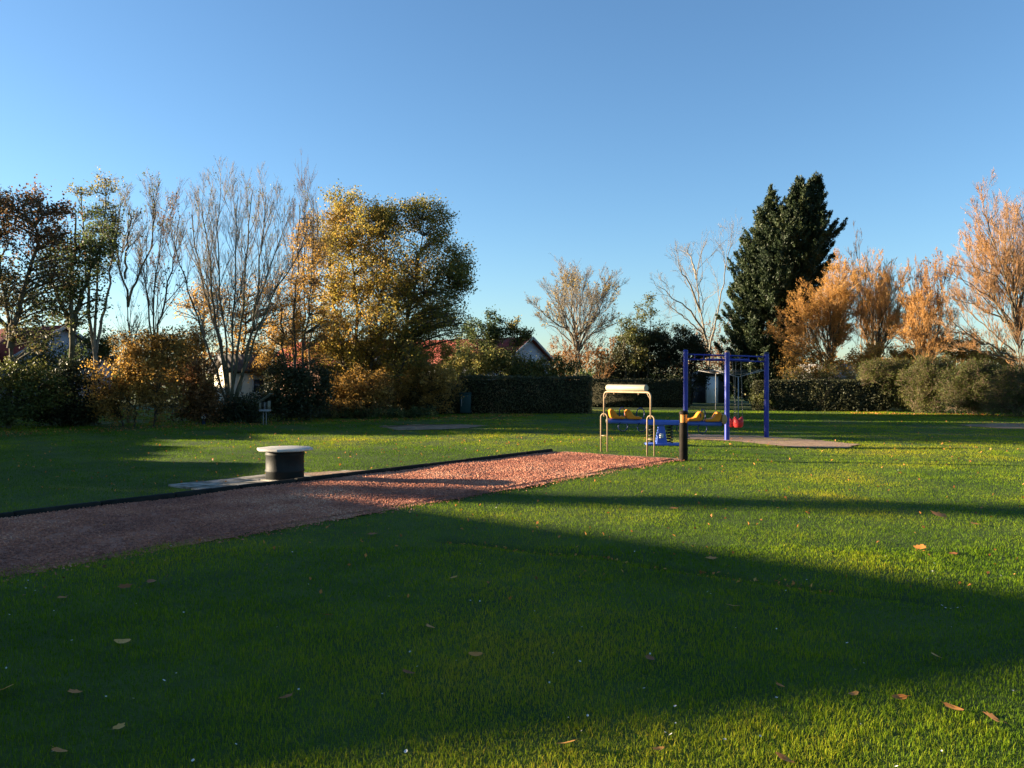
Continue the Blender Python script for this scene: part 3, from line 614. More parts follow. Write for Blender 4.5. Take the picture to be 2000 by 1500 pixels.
for k, (lab, lobes, Y, leaf, n) in enumerate([
    ('golden brown thicket between the cream hut and the yellow tree', [(540, 680, 45, 45, .5), (590, 690, 50, 45, .55), (560, 640, 40, 35, .65), (520, 720, 35, 25, .4)], 39, 'lf_gold', 5200),
    ('golden thicket of thin stems under the big yellow tree', [(650, 700, 50, 45, .55), (700, 690, 55, 40, .6), (740, 720, 50, 30, .45), (670, 735, 50, 22, .35)], 42, 'lf_yellow', 5600),
    ('yellow brown thicket right of the yellow tree trunks', [(800, 705, 50, 40, .5), (850, 700, 45, 36, .45), (880, 725, 40, 28, .6), (830, 735, 50, 20, .4), (870, 682, 34, 20, .5), (905, 690, 24, 18, .6)], 43.5, 'lf_yellow', 4600),
    ('twiggy olive thicket hiding the bungalow gable at left', [(90, 700, 50, 32, .5), (160, 700, 40, 45, .3), (205, 680, 30, 40, .4), (60, 730, 50, 28, .6)], 33, 'lf_olive', 4200),
    ('orange and brown thicket left of the many-stemmed tree', [(360, 700, 40, 45, .6), (372, 722, 30, 40, .55), (330, 740, 40, 35, .5), (385, 660, 30, 30, .7)], 35.5, 'lf_gold', 4200)]):
    st = [[(l[0] + dx, 810), (l[0] + dx * .8, 760), (l[0] + dx * 1.2, l[1] - 20)] for l in lobes[:3] for dx in (-18, 6, 22)]
    leafy('thicket', lab, 'bush', st, lobes, Y, n // 40, n, 160 + k, leaf, 'bark', .028, .085, .42, partnames=SH, group='undergrowth along the left tree line')
leafy('fern_bank', 'low dark green growth along the lawn edge below the yellow tree', 'ground plant', [[(680, 822), (682, 815), (684, 808)], [(800, 818), (802, 812), (803, 806)]],
      [(640, 812, 60, 8, .5), (730, 808, 70, 8, .4), (560, 815, 40, 7, .4), (820, 806, 40, 8, .4)], 36, 90, 3600, 70, 'lf_green', 'bark_dark', .01, .08, .2, partnames=SH, depth=.5, minz=.02)
# behind the clipped hedge
leafy('elder_shrub', 'yellow green leafy shrub in front of the red roof', 'bush', [[(930, 800), (930, 720), (935, 660)], [(970, 800), (972, 720), (975, 660)], [(900, 800), (896, 740), (890, 700)]],
      [(930, 690, 60, 50, .6), (940, 645, 40, 24, .25), (975, 650, 28, 26, .2), (960, 620, 6, 14, .2), (985, 705, 50, 40, .65), (895, 720, 40, 36, .7), (1030, 725, 40, 26, .6), (930, 725, 90, 26, .75)],
      50, 200, 11000, 71, 'lf_green', 'bark_dark', .05, .12, .5, partnames=SH)
leafy('birch_tree', 'small tree with a russet tuft above the grey gable', 'tree', [[(1004, 800), (1004, 720), (1006, 670), (1004, 630)], [(1005, 690), (1012, 660), (1030, 650)]],
      [(1003, 640, 14, 18, .85), (1028, 655, 14, 10, .25), (1012, 660, 14, 12, .6)], 50, 40, 1400, 72, 'lf_green', 'bark', .05, .12, .4)
leafy('hazel_shrub', 'green and yellow bush between the hedge and the round bare tree', 'bush', [[(1060, 800), (1060, 745), (1062, 715)], [(1090, 800), (1092, 740), (1095, 715)]],
      [(1060, 725, 40, 24, .6), (1100, 722, 40, 26, .45), (1030, 735, 40, 18, .7)], 50, 70, 3800, 73, 'lf_green', 'bark_dark', .03, .11, .4, partnames=SH)
def fan(fork, c, rx, ry, n, seed, a0=-.35, a1=3.49, rmin=.55, lean=.42, climb=.45):
    """pixel polylines from staggered forks on the trunk out to an elliptical crown outline (angles from +x, upwards)"""
    r = np.random.default_rng(seed); st = []
    for a in np.linspace(a0, a1, n) + r.normal(size=n) * .10:
        q = r.uniform(rmin, .95); ex, ey = c[0] + rx * q * math.cos(a), c[1] - ry * q * math.sin(a)
        u = climb * r.random(); f = (fork[0] + (c[0] - fork[0]) * u * .6 + r.normal() * 2, fork[1] + min(0, (ey - fork[1])) * u)
        w = r.normal(size=2) * rx * .07
        mx, my = f[0] + (ex - f[0]) * (lean + .1 * r.normal()) + w[0], f[1] + (ey - f[1]) * (lean + .12) + w[1] * .5
        st.append([f, ((f[0]*.55 + mx*.45), (f[1]*.55 + my*.45)), (mx, my), ((mx + ex)/2 - w[0]*.7, (my + ey)/2), (ex, ey)])
    return st
bare_tree('maple_tree', 'round crowned nearly leafless tree with a pale trunk behind the clipped hedge', 'tree',
      [[(1123, 800), (1123, 735), (1125, 690), (1124, 640), (1122, 560)], [(1131, 800), (1129, 740), (1127, 700), (1132, 640), (1136, 555)]] + fan((1126, 705), (1135, 605), 99, 88, 19, 5, -.28, 3.42),
      52, .055, 74, 'twig_grey', 'bark_pale', ((12, .28, .5), (7, .4, .7), (5, .5, .8)), up=.22, wig=.08, rmin=.0055, ang=(.3, .7), t0=.3, depth=2.6, leaf='lf_pale', nleaf=6500, lsize=.11,
      leafz=[(1118, 553, 26, 18, .9), (1180, 560, 24, 18, .6), (1212, 585, 18, 30, .8), (1080, 620, 30, 40, .35), (1190, 640, 24, 40, .4), (1130, 600, 80, 70, .18)])
bare_tree('willow_shrub', 'brown twiggy bush at the foot of the round bare tree', 'bush',
      [[(1100 + q * 14, 800), (1098 + q * 16, 740), (1085 + q * 21, 690)] for q in range(6)], 52, .03, 75, 'twig_orange', 'bark', ((10, .4, .7), (6, .4, .7), (3, .4, .7)), up=.5, t0=.2, leaf='lf_brown', nleaf=2600, lsize=.1)
leafy('ivy_mass', 'big dark ivy grown bush behind the roll frame', 'bush', [[(1230, 800), (1232, 720), (1236, 660)], [(1300, 800), (1302, 720), (1305, 660)], [(1350, 800), (1350, 720), (1345, 670)]],
      [(1250, 690, 62, 48, .45), (1310, 690, 62, 50, .22), (1355, 710, 34, 52, .15), (1215, 720, 45, 40, .5), (1290, 750, 85, 45, .12), (1330, 665, 45, 26, .3), (1260, 660, 45, 24, .6), (1185, 735, 30, 30, .4)],
      57.5, 330, 21000, 76, 'lf_dark', 'bark_dark', .08, .13, .6, partnames=SH)
leafy('poplar_tree', 'sunlit leafy tops rising out of the dark ivy bush', 'tree', [[(1238, 800), (1238, 720), (1240, 650), (1245, 610)], [(1265, 800), (1264, 720), (1270, 640), (1274, 590)], [(1220, 800), (1222, 720), (1216, 650), (1212, 625)]],
      [(1272, 605, 11, 24, .8), (1252, 610, 12, 18, .8), (1218, 632, 18, 18, .55), (1245, 635, 22, 20, .7), (1285, 640, 20, 16, .6), (1240, 660, 40, 16, .5), (1246, 695, 20, 30, .8), (1268, 580, 8, 14, .9)], 56.5, 90, 4200, 77, 'lf_olive', 'bark', .06, .12, .45)
bare_tree('walnut_tree', 'pale bare tree with crooked limbs left of the big conifer', 'tree',
      [[(1386, 800), (1385, 720), (1384, 680), (1376, 650), (1366, 600), (1358, 540), (1362, 500), (1380, 470)], [(1385, 700), (1386, 670), (1400, 620), (1412, 560), (1420, 500), (1432, 465)], [(1380, 665), (1366, 630), (1340, 600), (1310, 580), (1290, 560)],
       [(1368, 610), (1350, 560), (1330, 530), (1322, 500)], [(1378, 660), (1355, 635), (1325, 612), (1298, 590)], [(1360, 545), (1352, 510), (1340, 485)]],
      64, .09, 78, 'twig_grey', 'bark_pale', ((9, .3, .55), (6, .35, .65), (4, .45, .75)), up=.2, ang=(.35, .8), t0=.3, depth=2.5, wig=.22, rmin=.007)
bare_tree('willow_shrub', 'pale brown scrub below the crooked bare tree', 'bush', [[(1370 + q * 12, 800), (1372 + q * 13, 720), (1368 + q * 16, 660)] for q in range(5)], 66, .03, 79, 'twig_grey', 'bark', ((10, .4, .7), (6, .4, .7)), up=.4, t0=.2, leaf='lf_brown', nleaf=2400, lsize=.12)
# conifer: tiers of upswept boughs on three leaders
def conifer():
    rng = np.random.default_rng(80); Y = 56
    lv = np.array([[340,1560,1600],[400,1500,1616],[430,1478,1628],[470,1462,1624],[520,1438,1608],[560,1428,1596],[600,1418,1586],[650,1410,1570],[700,1405,1558],[770,1410,1540]], float)
    root = thing('conifer_tree', 'tall dark ragged conifer right of centre', 'tree', (P(1495, 745, Y)[0], Y, 0))
    L3 = [[(1490, 800), (1498, 700), (1512, 600), (1538, 500), (1572, 430), (1595, 352)], [(1493, 790), (1500, 680), (1506, 580), (1512, 480), (1508, 430), (1505, 374)], [(1493, 790), (1502, 680), (1520, 580), (1542, 480), (1552, 420), (1557, 360)]]
    Ps = np.array([stem_poly([P(a, b, Y + (0, .6, -.5)[q]) for a, b in L], 24, rng, .03) for q, L in enumerate(L3)]); Rs = np.array([.26 * np.linspace(1, .08, 24)] * 3)
    B, A = [], []
    for q, L in enumerate(L3):
        L = np.array(L, float)[::-1]; y = L[0, 1] + 3
        while y < (772 if q == 0 else 600):
            ax_ = np.interp(y, L[:, 1], L[:, 0]); tip = y - L[0, 1]
            x0, x1 = np.interp(y, lv[:, 0], lv[:, 1]), np.interp(y, lv[:, 0], lv[:, 2])
            lim = 4 + tip * (.60 if q == 0 else .46)
            nb = int(np.clip(3 + tip * .05, 3, 11)); a0 = rng.random() * 6.28
            for k in range(nb):
                th = a0 + 6.283 * k / nb + rng.normal() * .25; c = math.cos(th)
                full = (x1 - ax_) if c > 0 else (ax_ - x0)
                rr_ = min(full, lim) * rng.uniform(.66, 1.22) / F * Y
                if q and tip > 130: rr_ *= .8
                z = EYE - (y - HZ) / F * Y; o = np.array([(ax_ - 1000) / F * Y, Y + (0, .6, -.5)[q], z - .12 * rr_])
                e = np.array([c * rr_ + .10 * rr_, math.sin(th) * rr_ * .85, 0]); t = np.linspace(0, 1, 7)[:, None]
                B.append(o + e * t + np.array([0, 0, 1.0]) * ((-.10 * rr_) * np.sin(t * math.pi) + (.34 * rr_ + .22) * t ** 2.2)); A.append(rr_)
            y += rng.uniform(9, 14) * (.55 + .45 * min(1, tip / 120))
        # leader tip
        B.append(Ps[q][-4:][np.array([0, 0, 1, 1, 2, 3, 3])] + np.array([[0, 0, .0]] * 6 + [[.06, 0, .35]])); A.append(.7)
    B = np.array(B); A = np.array(A); n = len(B)
    sm('trunk', Geo().tubes(Ps, Rs, 8).tubes(B, np.repeat(np.linspace(.035, .008, 7)[None], n, 0), 4), M['bark_dark'], root)
    cnt = np.clip((A * 240 + 80), 110, 820).astype(int); idx = np.repeat(np.arange(n), cnt); m = len(idx)
    # every bough carries side sprays; foliage sits on the sprays
    ns = 16; st = rng.random((n, ns)) ** .75 * .78 + .22; sp, stg = interp(B, st)
    side = nrm(np.cross(stg, np.array([0, 0, 1.0]))) * rng.choice([-1, 1], (n, ns, 1))
    sd = nrm(stg * .75 + side * rng.uniform(.2, .95, (n, ns, 1)) + np.array([0, 0, .22]) + rng.normal(size=(n, ns, 3)) * .12); sl = (.28 + .30 * A[:, None] * (1.12 - st)) * rng.uniform(.7, 1.3, (n, ns))
    sj = rng.integers(0, ns, m); u = rng.random((m, 1)) ** .8
    pos = sp[idx, sj] + sd[idx, sj] * u * sl[idx, sj][:, None] + rng.normal(size=(m, 3)) * (.035 + .065 * (1 - u))
    la = nrm(sd[idx, sj] + rng.normal(size=(m, 3)) * .32)
    tint = np.clip(rng.normal(.40, .14, n)[idx] + rng.normal(size=(n, ns))[idx, sj] * .10 + .12 * u[:, 0] + rng.normal(size=m) * .10, 0, 1)
    ok = pos[:, 2] > .1
    build('crown', Geo().leaves(pos[ok], .165, rng, tint[ok], asp=.38, up=.2, axis=la[ok], axw=.85), M['lf_conifer'], root)
conifer()
# willows on the right
def willow(label, base, Y, fans, seed, twig, leaf, nleaf, r0=.1, lv=((9, .3, .5), (7, .35, .6), (6, .4, .7)), lsize=.11, tm=.6, name='willow_tree', **kw):
    bx, by = base
    st = [[(bx - 2, 800), (bx, by), (bx + 2, by - 60), (bx - 3, by - 120)], [(bx + 4, 800), (bx + 4, by), (bx + 10, by - 50), (bx + 16, by - 110)]] + fans
    return bare_tree(name, label, 'tree', st, Y, r0, seed, twig, 'bark', lv, leaf=leaf, nleaf=nleaf, lsize=lsize, tintmean=tm, **kw)
WLV = ((11, .3, .55), (7, .4, .68), (6, .5, .8))
willow('low golden orange willow in front of the conifer', (1622, 725), 50, fan((1622, 728), (1598, 640), 86, 90, 20, 6, -.3, 3.5, .5) + fan((1622, 720), (1645, 605), 40, 92, 10, 16, .5, 2.7, .6),
       81, 'twig_orange', 'lf_willow', 34000, up=.2, ang=(.3, .8), depth=2.9, t0=.2, r0=.045, lv=WLV, lsize=.062, tm=.5, rmin=.008, wig=.08)
willow('upright orange willow, second from the conifer', (1712, 720), 52, fan((1712, 722), (1726, 612), 62, 104, 22, 7, -.35, 3.5, .5),
       82, 'twig_orange', 'lf_willow', 15000, up=.28, ang=(.28, .7), depth=2.9, t0=.2, r0=.045, lv=WLV, lsize=.058, tm=.65, rmin=.008, wig=.07)
willow('small orange willow filling the gap right of the upright willow', (1800, 735), 46.5, fan((1800, 730), (1804, 645), 62, 76, 16, 27, -.35, 3.5, .5),
       182, 'twig_orange', 'lf_willow', 5000, up=.22, ang=(.3, .8), depth=2.2, t0=.2, r0=.035, lv=WLV, lsize=.058, tm=.7, rmin=.008, wig=.07)
bare_tree('birch_tree', 'thin leafless tree poking up between the two orange willows', 'tree', [[(1684, 800), (1682, 650), (1678, 540), (1678, 462)], [(1682, 640), (1690, 560), (1692, 500)], [(1682, 620), (1668, 540), (1662, 500)]],
       58, .05, 83, 'twig_brown', 'bark', ((14, .2, .36), (7, .3, .5), (5, .4, .6)), up=.55, ang=(.25, .55), t0=.4)
bare_tree('alder_tree', 'slim bare brown tree right of the upright willow', 'tree', [[(1792, 800), (1792, 680), (1790, 600), (1788, 560)], [(1794, 800), (1800, 660), (1806, 570)]], 47.5, .05, 84, 'twig_pink', 'bark', ((14, .3, .5), (8, .4, .7), (6, .5, .8)), up=.5, wig=.06, rmin=.008, ang=(.2, .5), t0=.2)
bare_tree('alder_tree', 'slim bare pinkish tree left of the tall pink orange tree', 'tree', [[(1812, 800), (1814, 680), (1818, 610), (1816, 555)], [(1812, 800), (1824, 690), (1836, 610), (1840, 550)]], 46, .05, 85, 'twig_pink', 'bark', ((14, .3, .5), (8, .4, .7), (6, .5, .8)), up=.5, wig=.06, rmin=.008, ang=(.2, .5), t0=.2, leaf='lf_orange', nleaf=900, lsize=.1)
willow('tall pink orange tree with spreading limbs at the right edge', (1988, 715), 43,
       [[(1985, 700), (1950, 685), (1905, 662), (1872, 640), (1852, 622)], [(1984, 690), (1940, 650), (1895, 610), (1862, 560)], [(1986, 670), (1955, 610), (1915, 540), (1885, 480)], [(1987, 650), (1968, 560), (1940, 470), (1918, 410)], [(1988, 630), (1985, 540), (1968, 460), (1962, 392)],
        [(1990, 620), (2005, 520), (2000, 450), (1990, 402)], [(1990, 650), (2030, 560), (2050, 460), (2060, 370)], [(1990, 680), (2050, 620), (2095, 560), (2120, 500)], [(1984, 705), (1930, 690), (1890, 685), (1850, 672)], [(1986, 660), (1945, 580), (1925, 520), (1912, 460)], [(1988, 640), (1975, 580), (1945, 540), (1900, 520)]] + fan((1988, 680), (1972, 565), 122, 165, 16, 8, -.1, 3.25, .5),
       86, 'twig_pink', 'lf_willow', 7000, r0=.05, lv=((13, .28, .52), (8, .4, .68), (6, .5, .8)), rmin=.007, wig=.08, up=.3, ang=(.3, .75), depth=3, t0=.2, tm=.7, lsize=.055)
leafy('hazel_shrub', 'yellow and orange undergrowth below the upright willow', 'bush', [[(1700, 800), (1700, 740), (1702, 710)], [(1760, 800), (1762, 740), (1765, 700)], [(1640, 800), (1640, 745), (1640, 715)]],
      [(1560, 700, 40, 40, .6), (1620, 715, 45, 24, .55), (1700, 700, 50, 28, .7), (1760, 690, 50, 30, .6), (1560, 735, 40, 20, .4)], 49, 110, 6200, 87, 'lf_gold', 'bark_dark', .03, .11, .45, partnames=SH)
leafy('hazel_shrub', 'brown orange undergrowth left of the spreading tree', 'bush', [[(1830, 800), (1830, 740), (1832, 700)], [(1890, 800), (1892, 740), (1895, 690)], [(1930, 800), (1932, 740), (1935, 700)]],
      [(1820, 690, 40, 26, .35), (1870, 670, 45, 24, .5), (1900, 695, 45, 26, .8), (1950, 700, 40, 22, .7)], 50, 110, 5800, 88, 'lf_gold', 'bark_dark', .03, .11, .45, partnames=SH)

# ------------------------------------------------------------------ hedges
def HX(px, Y): return ((px - 1000) / F * Y, Y)
hedge('hedge', 'long dark clipped hedge with a flat top, left of the roll frame', HX(898, 41.6), HX(1152, 41.6), 1.3, 1.80, 90, tm=.45)
hedge('hedge', 'lower dark hedge left of the wheelie bin', HX(785, 40.5), HX(893, 41.2), 1.2, 1.38, 91, tm=.42, hvar=.2, rough=.1)
hedge('hedge', 'set back hedge with shade painted into its leaves, behind the roll frame', HX(1150, 52.0), HX(1345, 51.0), 1.4, 1.66, 92, tm=.10)  # leaf tint lowered to stand in for deep shade
hedge('hedge', 'clipped hedge with shade painted into its leaves and a sunlit rounded end, right of the swing', HX(1472, 45.9), HX(1735, 43.9), 1.3, 1.60, 93, tm=.12)  # low leaf tint paints in the shadow lying on its front
leafy('hedge_end', 'sunlit round bush closing the end of the clipped hedge behind the swing', 'bush', [[(1488, 803), (1488, 780), (1489, 765)], [(1500, 803), (1500, 780), (1501, 765)]],
      [(1487, 776, 21, 27, .6), (1497, 776, 24, 27, .5)], 45.5, 70, 3800, 94, 'lf_olive', 'bark_dark', .02, .08, .3, partnames=SH, surf=3)
for k, (lab, lobes, Y, n, lf) in enumerate([
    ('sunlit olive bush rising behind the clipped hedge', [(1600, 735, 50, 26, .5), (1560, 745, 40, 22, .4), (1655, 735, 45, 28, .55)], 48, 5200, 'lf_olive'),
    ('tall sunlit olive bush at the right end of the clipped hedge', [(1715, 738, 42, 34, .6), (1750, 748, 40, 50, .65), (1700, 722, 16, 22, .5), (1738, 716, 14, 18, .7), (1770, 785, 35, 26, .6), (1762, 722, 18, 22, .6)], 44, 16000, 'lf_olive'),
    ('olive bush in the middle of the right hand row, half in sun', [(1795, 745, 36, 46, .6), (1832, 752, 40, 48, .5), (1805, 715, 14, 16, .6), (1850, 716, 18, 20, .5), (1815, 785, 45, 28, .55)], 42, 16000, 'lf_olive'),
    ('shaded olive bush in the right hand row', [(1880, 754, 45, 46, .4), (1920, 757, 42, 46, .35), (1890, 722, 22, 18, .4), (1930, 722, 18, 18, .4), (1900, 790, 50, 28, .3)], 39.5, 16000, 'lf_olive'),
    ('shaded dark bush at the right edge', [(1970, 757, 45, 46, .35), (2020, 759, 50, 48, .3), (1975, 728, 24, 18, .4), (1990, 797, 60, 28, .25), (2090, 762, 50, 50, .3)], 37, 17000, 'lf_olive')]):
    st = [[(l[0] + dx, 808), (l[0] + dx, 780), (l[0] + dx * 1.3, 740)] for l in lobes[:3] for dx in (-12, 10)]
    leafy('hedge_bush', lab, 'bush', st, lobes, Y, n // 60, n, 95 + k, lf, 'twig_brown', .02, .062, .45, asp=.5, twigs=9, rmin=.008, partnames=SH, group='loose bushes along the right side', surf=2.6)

def belt(name, label, Y0, hmin, hmax, xr, n, seed, leaf):
    rng = np.random.default_rng(seed); x = rng.uniform(*xr, n); hh = hmin + (hmax - hmin) * (.55 * vnoise(x, x * 0, .12, seed) + .45 * vnoise(x, x * 0, .5, seed + 1))
    z = hh * rng.random(n) ** .8; y = Y0 + rng.normal(size=n) * 1.2
    tint = np.clip(.5 + .6 * (vnoise(x, z, .3, seed + 2) - .5) + rng.normal(size=n) * .15, 0, 1)
    struct(tag(build(name, Geo().leaves(np.column_stack([x, y, z]), .42, rng, tint), M[leaf], None), label, 'trees'), 'stuff')
belt('distant_trees', 'low belt of far brown trees along the horizon', 95, 3.2, 6.0, (-90, 90), 26000, 150, 'lf_brown')
belt('distant_hedge', 'far dark hedge line closing the field', 78, 1.8, 3.4, (-75, 75), 22000, 151, 'lf_green')
# ------------------------------------------------------------------ out of frame to the left: what throws the long shadows
house('bungalow', 'low tiled bungalow beside the lawn, its gable towards the court', (-25.3, 6.20 + .19 * 25.3), math.radians(-10.8), 8, 9.4, 2.44, 3.72, 'tiles', 'brick', windows=((1, -1.6, 1.4, 1.4, 1.2), (1, 2.0, 1.4, 1.4, 1.2)), over=.1)
def leafy_w(name, label, cat, x, y, h, rad, seed, leaf, n, z0=.3, colm=False, group=None, lsize=.12):
    rng = np.random.default_rng(seed); root = thing(name, label, cat, (x, y, 0), group)
    Ps = np.array([stem_poly([(x, y, -.05), (x + .05, y, h * .4), (x, y + .05, h * .93)], 10, rng, .02)]); Rs = np.array([np.linspace(.12, .03, 10)])
    m = max(30, n // 60); z = z0 + (h - z0) * rng.random(m); rr = rad * np.sqrt(rng.random(m)) * np.sqrt(np.clip(1 - ((z - (z0 + h) / 2) / ((h - z0) / 2)) ** 2, .05, 1)); th = rng.random(m) * 6.283
    c = np.column_stack([x + rr * np.cos(th), y + rr * np.sin(th), z]); t = np.linspace(0, 1, 4)[None, :, None]
    a = np.column_stack([np.full(m, x), np.full(m, y), np.maximum(z - .5, .1)]); br = a[:, None] * (1 - t) + c[:, None] * t
    sm('trunk', Geo().tubes(Ps, Rs, 8).tubes(br, np.repeat(np.linspace(.03, .01, 4)[None], m, 0), 4), M['bark_dark'], root)
    pos = np.repeat(c, 60, 0) + rng.normal(size=(m * 60, 3)) * .25
    build('crown', Geo().leaves(pos, lsize, rng, np.clip(rng.normal(.45, .2, len(pos)), 0, 1)), M[leaf], root)
leafy_w('cypress_tree', 'narrow dark cypress beside the bungalow', 'tree', -22.5, 11.5 + .19 * 22.5, 8.0, .42, 201, 'lf_conifer', 9000)
for (tx, tu, tz, th_, tr_, tn, sd_, lab) in [(-27, 29.6, 3.4, 7.8, 1.9, 13000, 212, 'broad unseen tree added left of the lawn to shade it, first of the row'), (-28, 33.4, 3.4, 7.6, 1.8, 12000, 213, 'unseen tree added for its shade at the far end of the row'), (-34, 42.0, 4.2, 8.6, 2.0, 12000, 214, 'tall unseen tree added beyond the field hedge for its shadow')]:
    leafy_w('shadow_tree', lab, 'tree', tx, tu - .19 * tx, th_, tr_, sd_, 'lf_dark', tn, z0=tz, lsize=.17)  # unseen trees, added only to throw shade across the back of the lawn
hedge('hedge', 'nearer clipped hedge left of the lawn', (-19.5, 15.2), (-19.9, 18.9), 1.1, 2.12, 202)
hedge('hedge', 'middle clipped hedge left of the lawn', (-19.9, 19.0), (-20.3, 22.6), 1.1, 1.72, 206)
hedge('hedge', 'unseen low hedge added to shade the lawn, between two taller hedges at left', (-20.3, 22.7), (-20.2, 24.9), 1.0, 1.5, 205)  # unseen, put in the gap to shorten the sunlit strip on the lawn
hedge('hedge', 'farther clipped hedge left of the lawn', (-20.2, 25.0), (-20.6, 30.6), 1.1, 1.8, 204)
hedge('hedge', 'tall field hedge beyond the left edge of the lawn', (-24, 31.2), (-31.5, 50), 1.6, 3.3, 203, dens=260, lsize=.14)

# ------------------------------------------------------------------ drum table
b = G(565, 934); bx, by = b[0], 13.45
t = thing('drum_table', 'black plastic drum with a white octagonal table top beside the gravel', 'table', (bx, by, 0))
R0 = .302
pr = [(R0*.97, 0.02), (R0, .03), (R0, .135), (R0*1.035, .15), (R0*1.035, .172), (R0, .187), (R0*.995, .40), (R0*1.03, .415), (R0*1.03, .435), (R0, .45), (R0*.99, .475)]
o = build('drum', Geo().lathe((bx, by, 0), pr, 40), M['drum'], t); angle_smooth(o, 50)
g = Geo(); g.lathe((bx, by, 0), [(.40, .482), (.445, .485), (.455, .492), (.455, .518), (.447, .527), (.10, .530)], 8); o = build('table_top', g, M['top'], t, bevel=.006)
o.rotation_euler = (0, 0, 0)
# ------------------------------------------------------------------ roll frame (bent tube rack at the end of the court)
fl = G(1180, 882); fr = G(1271, 891); fd = nrm(fr - fl); fn = np.array([-fd[1], fd[0]])
t = thing('tube_rack', 'bent steel tube rack carrying a cream roll, at the end of the gravel court', 'rack', ((fl[0]+fr[0])/2, (fl[1]+fr[1])/2, 0))
def p3(q, z): return (q[0], q[1], z)
def arch(a, b, z0, z1, rc, n=7):
    a = np.array(a); b = np.array(b); d = nrm(b - a); pts = [p3(a, z0), p3(a, z1 - rc)]
    for q in range(1, n): an = math.pi/2 * q / n; pts.append(p3(a + d * rc * (1 - math.cos(an)), z1 - rc + rc * math.sin(an)))
    pts.append(p3(a + d * rc, z1)); pts.append(p3(b - d * rc, z1))
    for q in range(1, n): an = math.pi/2 * q / n; pts.append(p3(b - d * rc * (1 - math.sin(an)), z1 - rc + rc * math.cos(an)))
    pts += [p3(b, z1 - rc), p3(b, z0)]; return pts
sm('top_frame', Geo().tube(arch(fl, fr, .80, 1.365, .10), .021, 10), M['steel'], t)
for q in (fl, fr):
    u1 = q - fd * .085 - fn * .02; u2 = q + fd * .085 + fn * .02
    lg = sm('leg', Geo().tube(arch(u1, u2, -.05, .865, .085), .017, 10), M['steel'], t)
    build('rung', Geo().tube([p3(u1, .36), p3(u2, .37)], .010, 8), M['steel'], lg)
    sg = 1 if q is fl else -1
    sm('brace', Geo().tube([p3(q, 1.19), p3(q + fd * sg * .11, 1.345)], .010, 8), M['steel'], t)
m0 = (fl + fr) / 2; hlf = np.hypot(*(fr - fl)) / 2
a0 = m0 - fd * (hlf * .84); a1 = m0 + fd * (hlf * .82)
o = build('roll', Geo().tube([p3(a0, 1.457), p3(a0 + fd*.01, 1.457), p3(a1 - fd*.01, 1.457), p3(a1, 1.457)], [.068, .074, .074, .068], 24), M['cream'], t); angle_smooth(o, 40)
for s_ in (-.55, .5):
    q = m0 + fd * hlf * s_; build('bracket', Geo().box((q[0], q[1], 1.355), (.022, .05, .09)), M['steel'], t)
# ------------------------------------------------------------------ bollard
b = G(1335, 899); bx, by = b
t = thing('bollard_light', 'dark wooden bollard light with an amber lens, right of the tube rack', 'bollard', (bx, by, 0))
o = build('post', Geo().lathe((bx, by, 0), [(.082, -.05), (.088, 0), (.082, .70), (.080, .765)], 28), M['bollard'], t); angle_smooth(o)
o = build('lens', Geo().lathe((bx, by, 0), [(.074, .767), (.074, .93)], 28), M['lens'], t); angle_smooth(o)
for k in range(4):
    an = .1 + k * math.pi / 2; build('lens_bar', Geo().box((bx + .078 * math.cos(an), by + .078 * math.sin(an), .848), (.014, .022, .162), an), M['bollard'], t)
o = build('cap', Geo().lathe((bx, by, 0), [(.086, .931), (.090, .95), (.086, .985), (.06, 1.005), (.02, 1.012)], 28), M['bollard'], t); angle_smooth(o)
# ------------------------------------------------------------------ spring seesaw
YS = 20.7
def xs_(px): return (px - 1000) / F * YS
cx = xs_(1296)
t = thing('spring_seesaw', 'blue spring seesaw with orange seats, between the tube rack and the swing', 'seesaw', (cx, YS, 0))
def bz(px): return .615 - .075 * (px - 1187) / 223 + .0
o = build('beam', Geo().tube([(xs_(1186), YS, bz(1186)), (xs_(1240), YS, bz(1240)), (xs_(1350), YS, bz(1350)), (xs_(1409), YS, bz(1409))], .062, 16), M['blue_light'], t); angle_smooth(o)
g = Geo().box((cx - .03, YS, bz(1295) - .01), (.80, .30, .10)); build('centre_plate', g, M['blue_light'], t, bevel=.015)
sm('end_cap', Geo().tube([(xs_(1409) + .001, YS, bz(1409)), (xs_(1411), YS, bz(1411)), (xs_(1412.5), YS, bz(1412))], [.066, .066, .045], 16), M['black'], t)
sm('end_cap', Geo().tube([(xs_(1186) - .001, YS, bz(1186)), (xs_(1184.5), YS, bz(1185)), (xs_(1183), YS, bz(1184))], [.066, .066, .045], 16), M['black'], t)
build('pedestal', Geo().box((xs_(1291), YS - .02, .30), (.27, .24, .50), top=.5), M['blue_light'], t, bevel=.01)
pb = Geo().box((xs_(1290), YS - .125, .25), (.10, .012, .11), rx=-.12); build('sticker', pb, M['white'], t)
build('base_plate', Geo().box((xs_(1296), YS, .035), (.86, .44, .05)), M['blue_light'], t, bevel=.01)
build('base_plate', Geo().box((xs_(1300), YS + .24, .028), (1.0, .10, .04)), M['blue_dark'], t, bevel=.01)
for p_ in (1273, 1308):
    th = np.linspace(0, 6.5 * 2 * math.pi, 110); z = .07 + .46 * np.linspace(0, 1, 110)
    sm('spring', Geo().tube(np.column_stack([xs_(p_) + .075 * np.cos(th), YS + .075 * np.sin(th), z]), .014, 8), M['black'], t)
prof0 = [(0, 0), (.33, -.005), (.345, .03), (.30, .062), (.20, .066), (.13, .10), (.075, .19), (.03, .235), (-.03, .24), (-.07, .20), (-.06, .12), (-.035, .03)]
